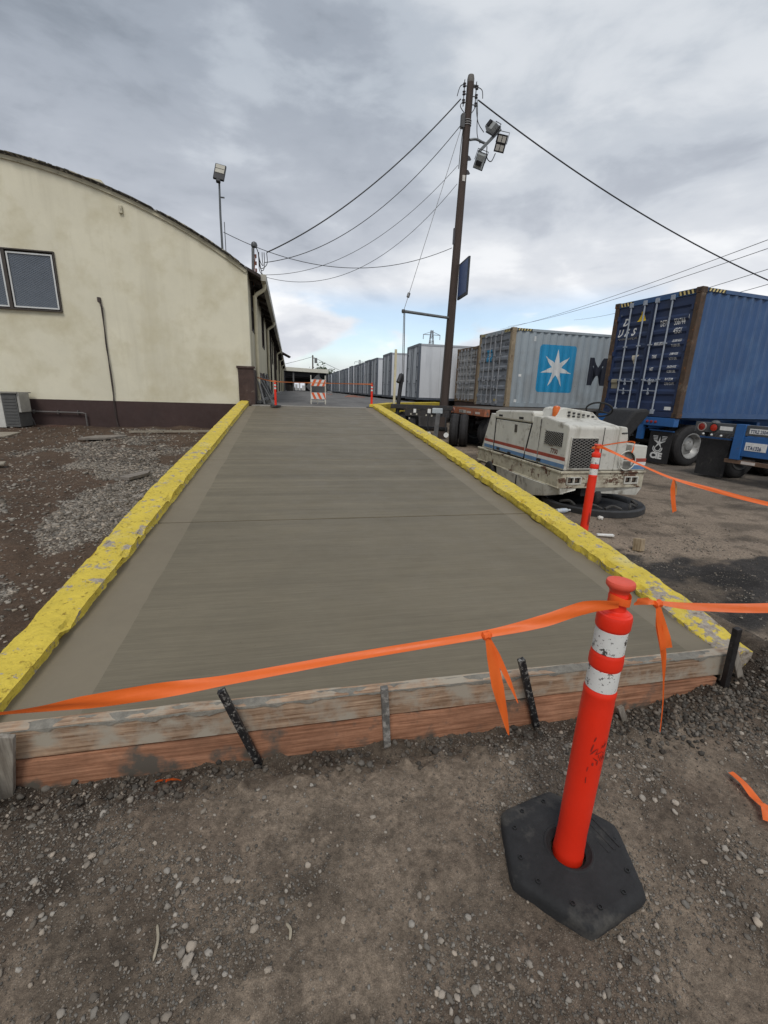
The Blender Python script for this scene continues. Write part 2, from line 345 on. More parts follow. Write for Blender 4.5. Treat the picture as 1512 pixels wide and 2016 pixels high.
# a few bigger loose stones that stand out
SL = ['pale stone right of the orange post, the largest there','pale stone left of the curved twig on the dirt','biggest of the pale stones just above the curved twig','smaller pale stone touching the big one above the twig','pale stone right of the pair above the curved twig','flat pale stone at the bottom of the twig','pale stone low in the left foreground','largest pale stone at the lower left edge','lone pale stone near the middle of the form boards','small pale stone beside the largest one right of the post','pale stone right of the hexagonal base','pale stone below the left end of the form boards','single pale stone in the bare dirt left of the black base','pale stone close beside the left corner of the black base']
for k, (x, y, s) in enumerate([(1.537,1.164,.017),(-.10,.90,.014),(-.33,.97,.019),(-.30,.93,.013),(-.22,.92,.012),(-.28,.81,.016),(-.50,.80,.020),(-.47,.74,.021),(.05,1.5,.013),(1.46,1.19,.013),(1.6,.93,.018),(-.72,1.34,.017),(.20,.70,.014),(.52,.93,.015)]):
    o = stones('stone', np.array([[x, y]]), np.array([s*.8]), stone_cols(1, .28, .38), None, 3, .6, .15, kind=None)
    if 'kind' in o: del o['kind']
    tag(o, SL[k], 'stone', 'loose stones on the dirt')
# ------------------------------------------------------------------ ramp
def rz(y): return .22 + .0705 * (y - 1.83)
RX0, RX1, RY0, RY1 = -1.22, 2.46, 1.83, 13.8
def ramp():
    root = tag(bpy.data.objects.new('ramp', None), kind='structure'); COL.objects.link(root)
    def fin(N, L, tc, base, mix, ramp_, noise):
        sp = N.new('ShaderNodeSeparateXYZ'); L.new(tc.outputs['Object'], sp.inputs[0])
        def M(op, a, b):
            n = N.new('ShaderNodeMath'); n.operation = op
            for i, q in enumerate((a, b)):
                if isinstance(q, (int, float)): n.inputs[i].default_value = q
                else: L.new(q, n.inputs[i])
            return n.outputs[0]
        wob = M('MULTIPLY', M('SUBTRACT', noise(1.3, 3, .5, 2.0), .5), .05)
        xx = M('ADD', M('ADD', sp.outputs[0], wob), M('MULTIPLY', sp.outputs[1], .006))
        lo = M('LESS_THAN', xx, -.93 + .02); hi = M('GREATER_THAN', M('SUBTRACT', xx, M('MULTIPLY', sp.outputs[1], .008)), 2.215)
        e = M('MAXIMUM', lo, hi)
        # broom drag: fine strokes across the ramp, and broad passes
        m3 = N.new('ShaderNodeMapping'); m3.inputs['Scale'].default_value = (.55, 1, 1); m3.inputs['Rotation'].default_value = (0, 0, -.03); L.new(tc.outputs['Object'], m3.inputs[0])
        m4 = N.new('ShaderNodeMapping'); m4.inputs['Scale'].default_value = (1.3, 85, 1); m4.inputs['Rotation'].default_value = (0, 0, -.03); L.new(tc.outputs['Object'], m4.inputs[0])
        m5 = N.new('ShaderNodeMapping'); m5.inputs['Scale'].default_value = (.10, 3.4, 1); m5.inputs['Rotation'].default_value = (0, 0, -.02); L.new(tc.outputs['Object'], m5.inputs[0])
        st = ramp_(noise(2.2, 6, .70, 4.0, m4.outputs[0]), .30, .70, (.78,)*3, (1.17,)*3)
        m6 = N.new('ShaderNodeMapping'); m6.inputs['Scale'].default_value = (.75, 17, 1); m6.inputs['Rotation'].default_value = (0, 0, -.035); L.new(tc.outputs['Object'], m6.inputs[0])
        st = mix(1.0, st, ramp_(noise(2.0, 6, .72, 21.0, m6.outputs[0]), .34, .64, (.90,)*3, (1.04,)*3), 'MULTIPLY')
        far = ramp_(M('MULTIPLY', M('SUBTRACT', sp.outputs[1], 3.6), .45), 0, 1, (.35,)*3, (1,)*3)
        bd = ramp_(noise(1.5, 4, .6, 9.0, m5.outputs[0]), .40, .62, (.84, .84, .83), (1.13, 1.13, 1.11))
        bd = mix(far, (1,1,1), bd)
        body = mix(1.0, mix(1.0, base, st, 'MULTIPLY'), bd, 'MULTIPLY')
        edge = mix(1.0, base, (1.19, 1.18, 1.20), 'MULTIPLY')
        dk = ramp_(noise(24, 3, .5, 44.0), .74, .80, (1,1,1), (.6,.6,.6))
        return mix(1.0, mix(e, body, edge), dk, 'MULTIPLY')
    m = mat('fresh_concrete', (.153, .130, .090), rough=.62, var=.07, vs=1.2, bump=.25, bs=1, bdist=.003, extra=fin, spec=.4)
    # broom bump
    nt = m.node_tree; tcn = [n for n in nt.nodes if n.type == 'TEX_COORD'][0]; bp = [n for n in nt.nodes if n.type == 'BUMP'][0]
    mp = nt.nodes.new('ShaderNodeMapping'); mp.inputs['Scale'].default_value = (1.5, 90, 90); nt.links.new(tcn.outputs['Object'], mp.inputs[0])
    nz = nt.nodes.new('ShaderNodeTexNoise'); nz.inputs['Scale'].default_value = 2.0; nz.inputs['Detail'].default_value = 4; nt.links.new(mp.outputs[0], nz.inputs[0]); nt.links.new(nz.outputs[0], bp.inputs['Height'])
    ys = [RY0, 4.19, 6.77, 9.1, 11.4, RY1]
    for i in range(5):
        a, b = ys[i] + (.011 if i else 0), ys[i+1] - .011
        mb = MB(); w0 = RX0 - .04; w1 = RX1 + .16
        mb.hexa([(w0, a, -.2), (w1, a, -.2), (w1, b, -.2), (w0, b, -.2), (w0, a, rz(a)), (w1, a, rz(a)), (w1, b, rz(b)), (w0, b, rz(b))])
        mb.build('slab', m, root, bevel=.005)
    jm = mat('joint_base', (.05, .045, .04), rough=.9)  # dark base strip set down in the grooves between slabs
    mb = MB()
    for y in ys[1:-1]:
        mb.hexa([(RX0, y-.02, 0), (RX1, y-.02, 0), (RX1, y+.02, 0), (RX0, y+.02, 0), (RX0, y-.02, rz(y)-.03), (RX1, y-.02, rz(y)-.03), (RX1, y+.02, rz(y)-.03), (RX0, y+.02, rz(y)-.03)])
    mb.build('joint', jm, root)
ramp()
# kerbs
def kerb(side):
    ys = np.arange(1.80 if side > 0 else 1.5, 14.22 if side < 0 else 14.0, .018)
    ysx = ys
    if side < 0: xin, xout = np.interp(ys, [1.5, 2.6], [-1.25, RX0]), np.interp(ys, [1.5, 3, 5], [-1.41, -1.44, -1.485])
    else:
        xin = np.interp(ys, [1.8, 2.6, 5, 8, 14], [2.42, 2.44, 2.50, 2.55, 2.55]); xout = xin + np.interp(ys, [1.8, 2.3, 3, 14], [.19, .24, .24, .25])
    H = np.interp(ys, [1.5, 3, 5], [.070, .085, .105]) if side < 0 else np.interp(ys, [1.8, 2.1, 2.6, 4.2], [.012, .040, .065, .105])
    # profile: from outer bottom over the top to the inner bottom, t in 0..1
    prof = []
    for k in range(13): prof.append((1.0, -.55 + .53*k/12, 'o'))
    for k in range(15): prof.append((1.0 - k/14, 0.0, 't'))
    for k in range(1, 13): prof.append((0.0, -.20*k/12, 'i'))
    n, k = len(ys), len(prof)
    V = np.zeros((n, k, 3))
    for j, (t, dz, w) in enumerate(prof):
        x = xin + (xout - xin) * t
        zt = .22 + .0705*(ys - 1.83) + H
        z = zt + (dz if w != 'o' else dz)
        u = j * .02
        e = .7*(fbm(ys*4.5, np.full_like(ys, u*3), 7 + side, 4, .6) - .5)
        e2 = (fbm(ys*22, np.full_like(ys, u*22), 17 + side, 3, .6) - .5)
        chip = np.clip(fbm(ys*6.5 + side*3, np.full_like(ys, 3.0), 33, 3) - .54, 0, 1)
        rnd = 0
        if w == 't':
            z = z + e*.012 + e2*.007 + (fbm(ys*60, np.full_like(ys, u*60), 5, 2)-.5)*.006
            if t < .12 or t > .9: z = z - .010 - chip*(.13 if t < .12 else .05)
            elif t < .26: z = z - chip * .03
        elif w == 'i':
            x = x + (e*.024 + e2*.013) + (-.002 - (.024 if dz > -.1 else .0) * sstep(.5, .7, fbm(ys*7, ys*0+5, 44, 3))) - chip*.06*(1 if dz > -.05 else .3)
            x = x - (.012 * (dz > -.10))
        else: x = x + e*.008
        x = x + (fbm(ys*.8, ys*0 + 2, 55+side, 2)-.5)*.018
        V[:, j, 0] = x; V[:, j, 1] = ys; V[:, j, 2] = z
    if side > 0:
        V[0, :, 1] -= .03
    mb = MB(); mb.v = [tuple(p) for p in V.reshape(-1, 3)]
    mb.f = [(i*k+j, i*k+j+1, (i+1)*k+j+1, (i+1)*k+j) for i in range(n-1) for j in range(k-1)] + [tuple(range(k)), tuple(range((n-1)*k+k-1, (n-1)*k-1, -1))]
    mb.m = [0]*len(mb.f)
    def paint(N, L, tc, base, mix, ramp_, noise):
        sp = N.new('ShaderNodeSeparateXYZ'); L.new(tc.outputs['Object'], sp.inputs[0])
        def M(op, a, b):
            nn = N.new('ShaderNodeMath'); nn.operation = op
            for i, q in enumerate((a, b)):
                if isinstance(q, (int, float)): nn.inputs[i].default_value = q
                else: L.new(q, nn.inputs[i])
            return nn.outputs[0]
        conc = ramp_(noise(40, 6, .7, 66.0), .3, .7, (.22, .18, .14), (.42, .37, .31))
        worn = M('ADD', noise(9, 8, .72, 41.0), M('MULTIPLY', noise(1.3, 3, .5, 13.0), .22))
        if side > 0:   # old paint gone on the last metre
            rr = N.new('ShaderNodeMapRange'); L.new(sp.outputs[1], rr.inputs[0]); rr.inputs[1].default_value = 1.8; rr.inputs[2].default_value = 3.4; rr.inputs[3].default_value = .10; rr.inputs[4].default_value = 0
            worn = M('ADD', worn, rr.outputs[0])
        f = ramp_(worn, .685, .712)
        grime = ramp_(noise(26, 6, .7, 51.0), .56, .68, (1,1,1), (.34, .28, .20))
        inner = M('MULTIPLY', grime, 1.0)
        return mix(1.0, mix(f, base, conc), grime, 'MULTIPLY')
    m = mat('yellow_kerb_paint_%s' % ('a' if side < 0 else 'b'), (.61, .465, .055), rough=.7, var=.13, vs=5, bump=1.0, bs=34, bdist=.012, extra=paint, dirt=((.62, .52, .20), 2.2, .58, .75))
    o = mb.build('kerb', m, None, smooth=False); o.data.polygons.foreach_set('use_smooth', [True]*len(o.data.polygons)); o.data.set_sharp_from_angle(angle=R(50))
    tag(o, 'rough yellow painted concrete kerb along the %s edge of the ramp%s' % (('left', '') if side < 0 else ('right', ', paint worn off at its near end')), 'kerb', 'yellow kerbs beside the ramp')
kerb(-1); kerb(1)
# ------------------------------------------------------------------ form boards and stakes
def wood(name, col, dark, var=.2, patches=None, **k):
    def grain(N, L, tc, base, mix, ramp_, noise):
        m3 = N.new('ShaderNodeMapping'); m3.inputs['Scale'].default_value = k.get('st', (1.2, 30, 30)); L.new(tc.outputs['Object'], m3.inputs[0])
        g = ramp_(noise(3, 6, .65, 4.0, m3.outputs[0]), .35, .65, dark, (1.08,)*3)
        c = mix(1.0, base, g, 'MULTIPLY')
        if patches: c = mix(ramp_(noise(patches[1], 8, .6, 17.0), patches[2], patches[3]), c, patches[0])
        kn = N.new('ShaderNodeTexVoronoi'); kn.inputs['Scale'].default_value = 4.2; L.new(tc.outputs['Object'], kn.inputs['Vector'])
        return mix(1.0, c, ramp_(kn.outputs['Distance'], .05, .09, (.22, .16, .12), (1,1,1)), 'MULTIPLY')
    return mat(name, col, rough=.85, var=var, vs=2.5, bump=.5, bs=1, stretch=(1, 1, 1), extra=grain, bdist=.004)
def board(name, x0, x1, zt, zb, y0, y1, m, label, seed):
    n = 70; mb = MB()
    for i in range(n+1):
        x = x0 + (x1-x0)*i/n
        t = float(zt(x)) + (float(fbm(x*6, seed, seed, 3))-.5)*.010; b = float(zb(x)) + (float(fbm(x*5, seed+4, seed, 3))-.5)*.006
        mb.v += [(x, y0, b), (x, y1, b), (x, y1, t), (x, y0 + (float(fbm(x*9, 2, seed))-.5)*.004, t)]
    for i in range(n):
        a = i*4
        for j in range(4): mb.f.append((a+j, a+(j+1) % 4, a+4+(j+1) % 4, a+4+j))
    mb.f += [(0,1,2,3), (n*4+3, n*4+2, n*4+1, n*4)]; mb.m = [0]*len(mb.f)
    o = mb.build(name, m); tag(o, label, 'board', 'wooden form boards at the foot of the ramp'); return o
w1 = wood('smeared_board', (.44, .31, .21), (.42, .34, .28), .30, ((.36, .315, .25), 8.0, .45, .62))
w2 = wood('orange_board', (.43, .215, .125), (.48, .40, .34), .30, ((.10, .085, .068), 3.6, .52, .60))
board('form_board', -1.34, 2.50, lambda x: .236, lambda x: .098 + .002*x, 1.755, 1.815, w1, 'upper form board smeared with pale concrete along the foot of the ramp', 3)
board('form_board', -1.34, 2.36, lambda x: .088 + .002*x, lambda x: -.12, 1.742, 1.80, w2, 'lower orange brown form board half buried under the concrete smeared one', 6)
# slurry crust over the top edge of the form
mb = MB(); n = 260
for i in range(n+1):
    x = -1.3 + 3.78*i/n; w = .004 + .03*max(0, float(fbm(x*5, 1, 5, 4, .6))-.3); hh = .2355 + .022*max(0, float(fbm(x*9, 4, 8, 4, .65))-.42); d = .004 + .10*max(0, float(fbm(x*6, 9, 12, 5, .65))-.46)
    mb.v += [(x, 1.815 + w*.9, .222 + rz(1.83) - .22), (x, 1.80, hh), (x, 1.765, hh-.004), (x, 1.751, .237 - d*.2), (x, 1.7495, .236 - d)]
for i in range(n):
    for j in range(4): mb.f.append((i*5+j, i*5+j+1, i*5+5+j+1, i*5+5+j))
mb.m = [0]*len(mb.f)
tag(mb.build('concrete_crust', mat('crust', (.20, .185, .155), rough=.8, var=.3, vs=20, bump=.8, bs=60, bdist=.006), smooth=True), 'rough crust of concrete slurry over the top edge of the form board', 'concrete crust')
SPK = ((.26, .25, .23), 60, .54, .62)
stk = mat('speckled_steel', (.022, .021, .022), rough=.5, metal=.3, var=.4, vs=30, dirt=SPK, bump=.4, bs=120)
stkd = mat('dark_steel', (.025, .022, .022), rough=.55, metal=.3, var=.5, vs=20, dirt=((.16, .14, .13), 30, .62, .70), bump=.4, bs=100)
grayw = wood('grey_wood', (.25, .225, .19), (.55,.52,.5), .25, st=(25, 25, 1.2))
def stake(t, b, w, d, m, label, y=1.725, yt=1.70):
    mb = MB(); mb.bar((t[0], yt, t[1]), (b[0], y, b[1]-.12), w, d, up=(0, 1, 0))
    o = mb.build('stake', m, None, bevel=.003); return tag(o, label, 'stake', 'stakes holding the form boards')
stake((-1.128, .262), (-1.21, -.03), .058, .022, grayw, 'grey wooden stake at the left end of the form boards')
stake((-.318, .372), (-.147, -.045), .032, .026, stk, 'black speckled steel stake leaning left, under the orange tape')
stake((.394, .300), (.436, -.08), .034, .026, mat('crusted_steel', (.12, .115, .105), rough=.7, var=.4, vs=20, dirt=((.33,.31,.28), 18, .5, .6), bump=.6, bs=80), 'short steel stake crusted in grey concrete, in the middle of the form')
stake((1.075, .377), (1.255, -.015), .034, .026, stk, 'speckled steel stake leaning left beside the orange delineator post')
stake((2.355, .435), (2.415, .02), .036, .03, stkd, 'tall dark rusty stake at the right end of the form boards')
stake((2.42, .262), (2.60, -.03), .040, .016, grayw, 'thin grey wooden brace slanting down at the right end of the form', 1.70, 1.73)
stake((1.70, .02), (1.80, -.10), .034, .02, grayw, 'stub of a broken wooden stake behind the orange delineator post', 1.66, 1.70)
# ------------------------------------------------------------------ dock slab (upper pavement)
DZ = 1.08
DOCK = [(-1.12, 13.815), (2.60, 13.815), (3.02, 14.65), (3.62, 16.1), (6.50, 19.4), (6.50, 130), (-30, 130), (-30, 82), (-1.12, 82)]
asph = mat('dock_asphalt', (.135, .13, .125), rough=.88, var=.22, vs=1.1, bump=.5, bs=120, stretch=(1, .35, 1), dirt=((.075,.07,.068), .8, .52, .66), bdist=.006)
dc = mat('dock_concrete', (.27, .25, .215), rough=.85, var=.15, vs=2, bump=.3, bs=60, dirt=((.15,.14,.12), 2, .55, .7))
def dock():
    root = tag(bpy.data.objects.new('upper_pavement', None), kind='structure'); COL.objects.link(root)
    MB().prism(DOCK, -.3, DZ, 'z').build('pavement_slab', asph, root)
    mb = MB(); mb.prism([(-1.12, 13.812), (2.60, 13.812), (2.66, 14.35), (-1.12, 14.35)], DZ - .1, DZ + .004, 'z'); mb.build('concrete_strip', dc, root)
    # chalky scuffs and patches of old paint on the asphalt
dock()
ypaint = mat('yellow_dock_paint', (.60, .45, .035), rough=.7, var=.12, vs=3, bump=.5, bs=50, dirt=((.22, .18, .12), 7, .58, .66), bdist=.006)
def dock_edge():
    r = thing('dock_kerb', 'yellow painted kerb and face along the skewed front edge of the loading dock', 'kerb', (0,0,0))
    P = [(2.62, 13.95), (3.02, 14.65), (3.62, 16.1), (6.50, 19.4)]
    mb = MB(); mf = MB()
    for a, b in zip(P[:-1], P[1:]):
        d = Vector((b[0]-a[0], b[1]-a[1], 0)).normalized(); n = Vector((d.y, -d.x, 0))
        a3, b3 = Vector((*a, 0)), Vector((*b, 0))
        o0, o1 = n*.06, n*-.22
        mb.hexa([a3+o0+Vector((0,0,DZ-.02)), b3+o0+Vector((0,0,DZ-.02)), b3+o1+Vector((0,0,DZ-.02)), a3+o1+Vector((0,0,DZ-.02)),
                 a3+o0+Vector((0,0,DZ+.12)), b3+o0+Vector((0,0,DZ+.12)), b3+o1+Vector((0,0,DZ+.12)), a3+o1+Vector((0,0,DZ+.12))])
        o0, o1 = n*.045, n*-.02
        mf.hexa([a3+o0+Vector((0,0,.86)), b3+o0+Vector((0,0,.86)), b3+o1+Vector((0,0,.86)), a3+o1+Vector((0,0,.86)),
                 a3+o0+Vector((0,0,DZ-.022)), b3+o0+Vector((0,0,DZ-.022)), b3+o1+Vector((0,0,DZ-.022)), a3+o1+Vector((0,0,DZ-.022))])
    mb.build('kerb_top', ypaint, r, bevel=.015); mf.build('kerb_face', ypaint, r)
dock_edge()
# ------------------------------------------------------------------ warehouse
WX, WY, EZ, WEND = -1.12, 14.32, 4.86, 82.0
def circ3(p1, p2, p3):
    ax, ay = p1; bx, by = p2; cx, cy = p3; d = 2*(ax*(by-cy)+bx*(cy-ay)+cx*(ay-by))
    ux = ((ax*ax+ay*ay)*(by-cy)+(bx*bx+by*by)*(cy-ay)+(cx*cx+cy*cy)*(ay-by))/d
    uy = ((ax*ax+ay*ay)*(cx-bx)+(bx*bx+by*by)*(ax-cx)+(cx*cx+cy*cy)*(bx-ax))/d
    return ux, uy, math.hypot(ax-ux, ay-uy)
CX, CZ, CR = circ3((-1.18, 4.86), (-3.44, 6.05), (-6.77, 6.92))
XL = 2*CX - WX
def zarc(x): return CZ - .06 + math.sqrt(max(0, CR*CR - (x-CX)**2))
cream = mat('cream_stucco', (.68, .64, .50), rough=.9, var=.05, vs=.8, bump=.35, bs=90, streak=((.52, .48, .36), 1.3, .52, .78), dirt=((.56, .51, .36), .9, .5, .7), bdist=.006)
brownp = mat('brown_plinth_paint', (.048, .027, .024), rough=.8, var=.12, vs=2, bump=.3, bs=60, dirt=((.09,.06,.05), 3, .66, .76))
darkt = mat('dark_trim', (.035, .024, .020), rough=.8, var=.2)
tar = mat('torn_roofing', (.10, .095, .085), rough=.95, var=.45, vs=7, dirt=((.45, .42, .34), 9, .54, .60), bump=.9, bs=30, bdist=.02)
trimc = mat('roof_trim', (.50, .46, .34), rough=.85, var=.10, vs=4, dirt=((.12,.10,.08), 8, .62, .70), bump=.3)
glassd = mat('window_glass', (.10, .125, .16), rough=.12, var=.10, vs=1, bump=0, spec=.6)
alu = mat('aluminium', (.62, .62, .60), rough=.45, metal=.4, var=.06, bump=.1)
def wall_slices(x0, x1, step, holes):
    xs = sorted(set([x0, x1] + [x0 + (x1-x0)*i/int((x1-x0)/step) for i in range(int((x1-x0)/step)+1)] + [h for q in holes for h in q[:2]]))
    return xs
def warehouse():
    r = thing('warehouse', 'long cream stucco warehouse with a curved roof and dark brown base', 'warehouse', (0, 0, 0))
    HX0, HX1, HZ0, HZ1 = -8.35, -5.96, 3.40, 4.79
    PT = 1.09   # top of the brown band
    xs = sorted(set([round(XL + (WX-XL)*i/60, 4) for i in range(61)] + [HX0, HX1]))
    mb = MB(); mbb = MB(); tr = MB(); rf = MB(); rs = MB()
    for a, b in zip(xs[:-1], xs[1:]):
        def seg(m_, z0a, z0b, z1a, z1b, y0, y1): m_.hexa([(a,y0,z0a),(b,y0,z0b),(b,y1,z0b),(a,y1,z0a),(a,y0,z1a),(b,y0,z1b),(b,y1,z1b),(a,y1,z1a)])
        if a >= HX0 - 1e-6 and b <= HX1 + 1e-6:
            seg(mb, PT, PT, HZ0, HZ0, WY, WY+.25); seg(mb, HZ1, HZ1, zarc(a), zarc(b), WY, WY+.25)
        else: seg(mb, PT, PT, zarc(a), zarc(b), WY, WY+.25)
        seg(mbb, -.4, -.4, PT, PT, WY - .012, WY+.25)
        def q(x, off): # offset along the arc's normal
            nx, nz = (x-CX)/CR, (zarc(x)-CZ)/CR; return (x + nx*off, zarc(x) + nz*off)
        for m_, o0, o1, y0, y1 in ((tr, -.07, .02, WY-.05, WY-.004), (rf, .024, .050, WY-.09, WY+.35)):
            p = [q(a,o0), q(b,o0), q(b,o1), q(a,o1)]
            m_.hexa([(p[0][0],y0,p[0][1]),(p[1][0],y0,p[1][1]),(p[1][0],y1,p[1][1]),(p[0][0],y1,p[0][1]),(p[3][0],y0,p[3][1]),(p[2][0],y0,p[2][1]),(p[2][0],y1,p[2][1]),(p[3][0],y1,p[3][1])])
        p = [q(a,.0), q(b,.0), q(b,.032), q(a,.032)]; y0, y1 = WY+.01, WEND
        rs.hexa([(p[0][0],y0,p[0][1]),(p[1][0],y0,p[1][1]),(p[1][0],y1,p[1][1]),(p[0][0],y1,p[0][1]),(p[3][0],y0,p[3][1]),(p[2][0],y0,p[2][1]),(p[2][0],y1,p[2][1]),(p[3][0],y1,p[3][1])])
    mb.build('front_wall', cream, r); mbb.build('base_band', brownp, r); tr.build('roof_trim', trimc, r)
    rf.build('roof_edge', tar, r); rs.build('roof', tar, r)
    # ragged felt flaps along the roof edge
    fl = MB()
    for i in range(150):
        x = random.uniform(-11, -1.3); z = zarc(x); nx, nz = (x-CX)/CR, (z-CZ)/CR; L_ = random.uniform(.08, .4); t = Vector((nz, 0, -nx)); h = random.uniform(.004, .022)
        a = Vector((x, WY - random.uniform(.05, .12), z)) + Vector((nx, 0, nz)) * (.052 + h/2); fl.bar(a, a + t*L_ + Vector((0, .02, 0)), .16, h, up=(nx, 0, nz))
    o = fl.build('roof_felt', tar, r); o['kind'] = 'stuff'
    # right side wall with bays
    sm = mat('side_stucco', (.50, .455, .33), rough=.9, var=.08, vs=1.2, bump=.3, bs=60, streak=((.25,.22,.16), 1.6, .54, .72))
    sw = MB(); db = MB(); wn = []; y = WY + .25
    bays = [(15.25, 16.75, 3.30, 4.78, 'w'), (20.6, 22.3, 3.25, 4.72, 'w'), (24.6, 28.2, 1.10, 4.60, 'd'), (31.5, 33.2, 3.1, 4.6, 'w'), (35, 38, 1.10, 4.5, 'd'), (41.5, 43, 3.1, 4.6, 'w'), (45.5, 49, 1.10, 4.5, 'd'), (52, 54, 3.1, 4.6, 'w'), (56.5, 60, 1.10, 4.5, 'd'), (63, 65, 3.1, 4.6, 'w'), (67.5, 71, 1.10, 4.5, 'd'), (74, 77, 1.10, 4.5, 'd')]
    for (a, b, z0, z1, k) in bays:
        sw.box(WX-.25, WX, y, a, 1.0, EZ)
        if z0 > 1.2: sw.box(WX-.25, WX, a, b, 1.0, z0)
        sw.box(WX-.25, WX, a, b, z1, EZ); y = b
        if k == 'w':
            w = MB(); w.box(WX-.20, WX-.16, a, b, z0, z1); o = w.build('side_window', mat('dark_glass', (.02,.022,.025), rough=.25, bump=0), r)
            f = MB(); f.box(WX-.16, WX+.02, a, a+.06, z0, z1); f.box(WX-.16, WX+.02, b-.06, b, z0, z1); f.box(WX-.16, WX+.02, a+.06, b-.06, z0, z0+.06); f.box(WX-.16, WX+.02, a+.06, b-.06, z1-.06, z1); f.box(WX-.15, WX-.02, a+.06, b-.06, (z0+z1)/2-.02, (z0+z1)/2+.02); f.build('window_frame', darkt, o)
        else:
            w = MB(); w.box(WX-.34, WX-.28, a, b, z0, z1); o = w.build('bay_door', mat('bay_dark', (.03, .028, .027), rough=.9, var=.3, dirt=((.12,.10,.08), 2, .55, .7)), r)
            
            for c0 in (a-.12, b): MB().box(WX-.02, WX+.10, c0, c0+.12, 1.08, z1+.1).build('door_post', darkt, o)
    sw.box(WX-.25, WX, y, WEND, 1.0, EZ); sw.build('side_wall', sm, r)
    # brown plinth: corner piece and the run behind it
    pl = MB(); pl.box(-1.50, WX+.07, WY-.06, WY-.013, DZ-.8, 2.13); pl.box(WX, WX+.07, WY-.013, 24.4, DZ-.02, 2.11); pl.box(-1.54, WX+.11, WY-.09, WY-.012, 2.13, 2.19)
    pl.build('corner_plinth', mat('brown_boarding', (.060, .036, .030), rough=.85, var=.25, vs=5, dirt=((.14,.11,.09), 6, .60, .70), bump=.4), r)
    # eave: fascia, gutter, rafter ends
    ev = MB(); ev.hexa([(WX-.05,WY+.15,EZ-.02),(WX+.36,WY+.15,EZ-.22),(WX+.36,WEND,EZ-.22),(WX-.05,WEND,EZ-.02),(WX-.05,WY+.15,EZ+.06),(WX+.36,WY+.15,EZ-.13),(WX+.36,WEND,EZ-.13),(WX-.05,WEND,EZ+.06)])
    ev.build('eave', darkt, r)
    for i in range(44):
        yy = WY + .7 + i*1.5; MB().bar((WX+.0, yy, EZ-.10), (WX+.33, yy, EZ-.27), .07, .11).build('rafter_end', darkt, r)
    gu = MB(); y0, y1 = WY+.25, 44.0
    gu.hexa([(WX+.36,y0,EZ-.27),(WX+.50,y0,EZ-.27),(WX+.50,y1,EZ-.27),(WX+.36,y1,EZ-.27),(WX+.36,y0,EZ-.10),(WX+.52,y0,EZ-.10),(WX+.52,y1,EZ-.10),(WX+.36,y1,EZ-.10)])
    gu.hexa([(WX+.36,46.5,EZ-.27),(WX+.50,46.5,EZ-.27),(WX+.50,WEND,EZ-.27),(WX+.36,WEND,EZ-.27),(WX+.36,46.5,EZ-.10),(WX+.52,46.5,EZ-.10),(WX+.52,WEND,EZ-.10),(WX+.36,WEND,EZ-.10)])
    gu.build('gutter', mat('gutter_paint', (.42, .40, .34), rough=.6, var=.2, vs=3, dirt=((.12,.1,.09), 5, .6, .7)), r)
    for yy in (15.0, 23.2, 39.5, 50.5, 61.5, 72.5):
        dsp = MB(); dsp.tube(catmull([(WX+.43, yy, EZ-.27), (WX+.42, yy, EZ-.42), (WX+.16, yy, EZ-.62), (WX+.15, yy, EZ-.9), (WX+.15, yy, 1.3), (WX+.15, yy, DZ+.03)], 4), .055, 8); dsp.build('downspout', trimc, r, smooth=True)
    # broken awning
    aw = MB(); aw.hexa([(WX+.1,44.2,4.9),(WX+1.25,44.4,4.35),(WX+1.1,47.2,4.42),(WX+.1,47.2,4.9),(WX+.1,44.2,5.0),(WX+1.25,44.4,4.43),(WX+1.1,47.2,4.5),(WX+.1,47.2,5.0)]); aw.build('awning', darkt, r)
    # window with mesh guard
    fr = MB(); y0, y1 = WY-.05, WY+.06
    fr.box(HX0-.05, HX1+.03, y0-.01, y1, HZ1, HZ1+.03); fr.box(HX0-.05, HX1+.03, y0-.03, y1, HZ0-.03, HZ0)
    for x in (HX1-.0, HX0-.05, -7.13): fr.box(x-.0, x+.03 if x > -6.5 else x+.07, y0, y1, HZ0, HZ1)
    w = fr.build('window', mat('window_trim', (.055, .045, .038), rough=.7, var=.2), r)
    for a, b in ((HX0+.04, -7.15), (-7.04, HX1-.03)):
        s = MB(); y = WY-.022
        s.box(a, a+.035, y, y+.03, HZ0+.03, HZ1-.04); s.box(b-.035, b, y, y+.03, HZ0+.03, HZ1-.04); s.box(a+.035, b-.035, y, y+.03, HZ0+.03, HZ0+.065); s.box(a+.035, b-.035, y, y+.03, HZ1-.075, HZ1-.04)
        s.build('sash', alu, w)
        MB().box(a+.035, b-.035, y+.034, y+.044, HZ0+.065, HZ1-.075).build('pane', glassd, w)
        g = MB(); x0, x1, z0, z1 = a+.035, b-.035, HZ0+.065, HZ1-.075; W_ = x1-x0; H_ = z1-z0; st = .052
        for sgn in (1, -1):
            k = -W_*.6
            while k < H_ + W_*.6:
                pts = []
                for x in (0, W_):
                    z = k + sgn*x*.6 if sgn > 0 else k + (W_-x)*.6
                    pts.append((x, z))
                (xa, za), (xb, zb) = pts
                def clip(xa, za, xb, zb):
                    t0, t1 = 0, 1; dz = zb-za
                    lo, hi = (0-za)/dz, (H_-za)/dz
                    if lo > hi: lo, hi = hi, lo
                    t0, t1 = max(t0, lo), min(t1, hi); return t0, t1
                t0, t1 = clip(xa, za, xb, zb)
                if t1 > t0 + .01:
                    g.bar((x0+xa+(xb-xa)*t0, y+.024, z0+za+(zb-za)*t0), (x0+xa+(xb-xa)*t1, y+.024, z0+za+(zb-za)*t1), .006, .004, up=(0, 1, 0))
                k += st
